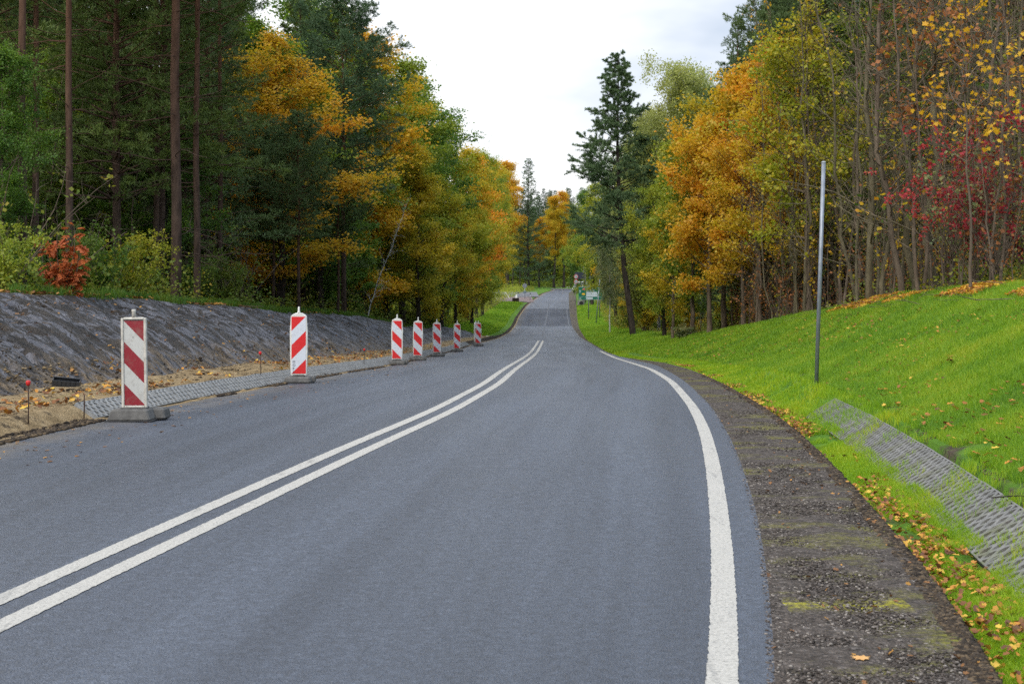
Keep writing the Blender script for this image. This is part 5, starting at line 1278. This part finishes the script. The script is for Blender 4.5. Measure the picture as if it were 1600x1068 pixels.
# stones / clods
ICO = None
def rocks(X, Y, s, rng, mat, name, label, cat, flat=.6, lift=0.0):
    t = (1 + 5 ** .5) / 2; v = np.array([(-1, t, 0), (1, t, 0), (-1, -t, 0), (1, -t, 0), (0, -1, t), (0, 1, t), (0, -1, -t), (0, 1, -t), (t, 0, -1), (t, 0, 1), (-t, 0, -1), (-t, 0, 1)], float); v /= np.linalg.norm(v[0])
    fc = np.array([(0, 11, 5), (0, 5, 1), (0, 1, 7), (0, 7, 10), (0, 10, 11), (1, 5, 9), (5, 11, 4), (11, 10, 2), (10, 7, 6), (7, 1, 8), (3, 9, 4), (3, 4, 2), (3, 2, 6), (3, 6, 8), (3, 8, 9), (4, 9, 5), (2, 4, 11), (6, 2, 10), (8, 6, 7), (9, 8, 1)])
    n = len(X); P = v[None] * rng.uniform(.65, 1.25, (n, 12, 1)) * (s[:, None, None] / 2); P[:, :, 2] *= flat; a = rng.uniform(0, 6.28, n); ca, sa = np.cos(a)[:, None], np.sin(a)[:, None]
    q = rng.uniform(.7, 1.4, n)[:, None]; x = P[:, :, 0] * q; y = P[:, :, 1]; P = np.stack([x * ca - y * sa, x * sa + y * ca, P[:, :, 2]], -1)
    C = np.stack([X, Y, H(X, Y) + lift], -1); V = (P + C[:, None]).reshape(-1, 3); f = (np.arange(n)[:, None, None] * 12 + fc[None]).reshape(-1, 3)
    o = obj(name, mesh_np(name, V, [f]), mat); tag(o, label, cat, kind='stuff')
def rmat(name, stops):
    m = M(name); g = m.n('ShaderNodeNewGeometry').outputs['Random Per Island']; return m.pbr(m.ramp(g, stops), .92, .2)
RG_ = rmat('gravel_stones', [(0, (.025, .021, .018)), (.45, (.062, .051, .044)), (.8, (.12, .10, .086)), (1, (.27, .24, .21))])
RC_ = rmat('dirt_clods', [(0, (.016, .012, .009)), (.6, (.050, .036, .024)), (1, (.12, .085, .05))])
RS_ = rmat('sand_clods', [(0, (.09, .06, .03)), (.6, (.2, .14, .07)), (1, (.32, .24, .14))])
rk = np.random.default_rng(23)
X, Y = scat(26000, lambda y: eR(y) - .03, lambda y: gR(y) + .02, 5, 22, rk, 1.9); s = rk.uniform(.005, .016, len(X)) * rk.uniform(.6, 1.5, len(X)); rocks(X, Y, s, rk, RG_, 'shoulder_gravel', 'loose dark gravel on the shoulder beside the edge line', 'gravel')
X, Y = scat(9000, lambda y: gR(y) - .10, lambda y: gR(y) + .04, 5, 30, rk, 1.6); s = rk.uniform(.01, .04, len(X)); rocks(X, Y, s, rk, RC_, 'crumbled_edge', 'crumbled dark edge of the gravel shoulder', 'gravel')
X, Y = scat(9000, lambda y: eL(y) - .16, lambda y: eL(y) + .06, 11, 75, rk, 1.3); k = fbm(Y * .7, Y * 0, 81, 3) > .44; X, Y = X[k], Y[k]; s = rk.uniform(.012, .065, len(X)); rocks(X, Y, s, rk, RC_, 'dirt_clods', 'dark soil crumbs along the asphalt edge by the slab drain', 'soil', .7, .01)
X, Y = scat(7000, lambda y: bL(y) - .4, lambda y: eL(y) - .46, 11, 60, rk, 1.2); s = rk.uniform(.01, .06, len(X)) * rk.uniform(.4, 1.3, len(X)); k = fbm(X * 1.5, Y * 1.5, 83, 3) > .5; rocks(X[k], Y[k], s[k], rk, RC_, 'dirt_clods', 'dark soil crumbs on the sand below the sheeted slope', 'soil'); rocks(X[~k], Y[~k], s[~k], rk, RS_, 'sand_clods', 'sand lumps below the sheeted slope', 'soil')
X, Y = scat(5000, cL, bL, 12, 70, rk, 1.2); k = fbm(Y * 1.2, (X - cL(Y)) * .5, 85, 4) > .58; X, Y = X[k], Y[k]; s = rk.uniform(.01, .045, len(X)) * rk.uniform(.4, 1.3, len(X)); rocks(X, Y, s, rk, RC_, 'dirt_clods', 'dark soil crumbs caught on the sheeted slope', 'soil', .7, .02)
X, Y = scat(6000, lambda y: gR(y) + .86, lambda y: gR(y) + 1.35, 7, 26, rk, 1.2); k = fbm(X * .9, Y * .7, 87, 3) > .47; s = rk.uniform(.006, .03, k.sum()); rocks(X[k], Y[k], s, rk, RC_, 'dirt_clods', 'bare dark soil above the openwork slabs', 'soil')
# twigs on the bank crest and the slope
def twigs(n, x0, x1, y0, y1, L, label, seed):
    r = np.random.default_rng(seed); X, Y = scat(n, x0, x1, y0, y1, r, .8); ps = []
    for a, b in zip(X, Y):
        z = float(H(a, b)) + .03; d = r.normal(size=3) * np.array([1, 1, .12]); P = path((a, b, z), d, L * r.uniform(.4, 1.3), 4, r, .15, 0); P[:, 2] = np.maximum(P[:, 2], z - .01); ps.append((P, np.linspace(.006, .003, 4) * r.uniform(.6, 1.6)))
    o = obj('fallen_twigs', tubes_mesh('twigs', ps, 4), MB_twig); tag(o, label, 'twigs', kind='stuff')
twigs(260, lambda y: cR(y) - 1.0, lambda y: cR(y) + 1.2, 19, 45, .6, 'dry twigs along the top of the grass bank', 31)
twigs(70, cL, bL, 14, 40, .3, 'small twigs and roots on the sheeted slope', 32)
twigs(120, lambda y: cL(y) - 4, lambda y: cL(y) - .2, 20, 60, .9, 'fallen sticks under the pines', 33)
# single things lying about
X, Y, Z = hit(1583, 789.5, 4, 40); rT = np.random.default_rng(4); o = obj('fallen_stick', tubes_mesh('stick', [(np.array([[-.14, 0, .05], [0, .01, .06], [.25, -.01, .055]]), np.array([.004, .005, .003]))], 6), MB_dark); o.location = (X, Y, Z); tag(o, 'dark stick lying across the openwork slabs at the photo edge', 'stick')
X, Y, Z = hit(1344, 1032, 4, 12); b = MB()
pts = [(0, -.5), (.16, -.32), (.42, -.36), (.33, -.12), (.55, .05), (.28, .12), (.30, .34), (.10, .26), (0, .55), (-.12, .26), (-.33, .33), (-.27, .10), (-.55, .02), (-.34, -.14), (-.40, -.36), (-.15, -.32)]
V = [(0, 0, .012)] + [(x * .085, y * .085, .006 + .25 * .085 * (x * x + y * y) * (1 if i % 2 else .4)) for i, (x, y) in enumerate(pts)]
me = bpy.data.meshes.new('leaf'); me.from_pydata(V, [], [[0, i + 1, (i + 1) % 16 + 1] for i in range(16)]); o = obj('fallen_maple_leaf', me, foliage_mat('dry_leaf', [(0, (.55, .26, .08)), (1, (.72, .42, .16))], 20., .2), loc=(X, Y, Z + .006)); o.rotation_euler = (0, 0, .9); tag(o, 'single dry tan maple leaf on the dark gravel shoulder near the camera', 'leaf')
# ---------------------------------------------------------------- sky, sun, camera
SUN_EL, SUN_AZ = math.radians(40), math.radians(-158)     # azimuth measured from +Y towards +X
w = bpy.data.worlds.new('World'); SC.world = w; w.use_nodes = True; nt = w.node_tree; nt.nodes.clear()
N = nt.nodes.new; Lk = nt.links.new
out = N('ShaderNodeOutputWorld'); bg = N('ShaderNodeBackground'); bg.inputs['Strength'].default_value = .10
sky = N('ShaderNodeTexSky'); sky.sky_type = 'NISHITA'; sky.sun_disc = False; sky.sun_elevation = SUN_EL; sky.sun_rotation = SUN_AZ; sky.dust_density = 2
tc = N('ShaderNodeTexCoord'); mp = N('ShaderNodeMapping'); mp.inputs['Scale'].default_value = (1.0, 1.0, 2.6); mp.inputs['Location'].default_value = (.35, .1, .2)
Lk(tc.outputs['Generated'], mp.inputs[0])
nz = N('ShaderNodeTexNoise'); nz.inputs['Scale'].default_value = 3.2; nz.inputs['Detail'].default_value = 5; nz.inputs['Roughness'].default_value = .5; Lk(mp.outputs[0], nz.inputs['Vector'])
rp = N('ShaderNodeValToRGB'); rp.color_ramp.elements[0].position = .26; rp.color_ramp.elements[1].position = .50
rp.color_ramp.elements[0].color = (5.2, 6.2, 7.8, 1); rp.color_ramp.elements[1].color = (12.5, 12.6, 12.8, 1); 
sd = N('ShaderNodeSeparateXYZ'); Lk(tc.outputs['Generated'], sd.inputs[0])
ma = N('ShaderNodeMath'); ma.operation = 'MULTIPLY_ADD'; Lk(sd.outputs[0], ma.inputs[0]); ma.inputs[1].default_value = 1.1; ma.inputs[2].default_value = -.02
mb = N('ShaderNodeMath'); mb.operation = 'MULTIPLY_ADD'; Lk(sd.outputs[2], mb.inputs[0]); mb.inputs[1].default_value = .35; Lk(ma.outputs[0], mb.inputs[2])
mc = N('ShaderNodeClamp'); mc.inputs['Max'].default_value = .28; Lk(mb.outputs[0], mc.inputs[0])
mdn = N('ShaderNodeMath'); mdn.operation = 'SUBTRACT'; Lk(nz.outputs['Fac'], mdn.inputs[0]); Lk(mc.outputs[0], mdn.inputs[1]); Lk(mdn.outputs[0], rp.inputs[0])
# an overcast sky is brighter overhead than at the horizon
sx = N('ShaderNodeSeparateXYZ'); Lk(tc.outputs['Generated'], sx.inputs[0])
mr = N('ShaderNodeMapRange'); mr.inputs['From Min'].default_value = .22; mr.inputs['From Max'].default_value = 1.; mr.inputs['To Min'].default_value = 1.; mr.inputs['To Max'].default_value = 2.6; Lk(sx.outputs[2], mr.inputs[0])
mu = N('ShaderNodeVectorMath'); mu.operation = 'SCALE'; Lk(rp.outputs[0], mu.inputs[0]); Lk(mr.outputs[0], mu.inputs['Scale'])
mx = N('ShaderNodeMix'); mx.data_type = 'RGBA'; mx.inputs[0].default_value = .9; Lk(sky.outputs[0], mx.inputs[6]); Lk(mu.outputs[0], mx.inputs[7])
Lk(mx.outputs[2], bg.inputs[0]); Lk(bg.outputs[0], out.inputs[0])
w.cycles.sampling_method = 'MANUAL'; w.cycles.sample_map_resolution = 512
sl = bpy.data.lights.new('sun', 'SUN'); sl.energy = 1.5; sl.angle = math.radians(12); sl.color = (1, .95, .87); so = bpy.data.objects.new('sun', sl); COL.objects.link(so)
d = Vector((math.sin(SUN_AZ) * math.cos(SUN_EL), math.cos(SUN_AZ) * math.cos(SUN_EL), math.sin(SUN_EL))); so.rotation_euler = d.to_track_quat('Z', 'Y').to_euler()
cam = bpy.data.cameras.new('camera'); co = bpy.data.objects.new('camera', cam); COL.objects.link(co); SC.camera = co
co.location = (0, 0, Z0); co.rotation_euler = (math.pi / 2, 0, 0); cam.sensor_width = 36; cam.lens = F / 1600 * 36; cam.shift_y = -(534 - HOR) / 1600; cam.clip_end = 3000; cam.clip_start = .1
cam.dof.use_dof = True; cam.dof.focus_distance = 15; cam.dof.aperture_fstop = 7.1
SC.view_settings.view_transform = 'Standard'; SC.view_settings.look = 'None'; SC.view_settings.exposure = 0.12; SC.view_settings.gamma = 1
c = SC.cycles; c.max_bounces = 5; c.diffuse_bounces = 3; c.glossy_bounces = 2; c.transmission_bounces = 3; c.transparent_max_bounces = 4; c.caustics_reflective = False; c.caustics_refractive = False
c.use_denoising = False; c.sample_clamp_indirect = 6; c.use_adaptive_sampling = True; c.adaptive_threshold = .02
try: c.denoiser = 'OPENIMAGEDENOISE'; c.denoising_input_passes = 'RGB_ALBEDO_NORMAL'; c.denoising_prefilter = 'ACCURATE'
except Exception as ex: print(ex)
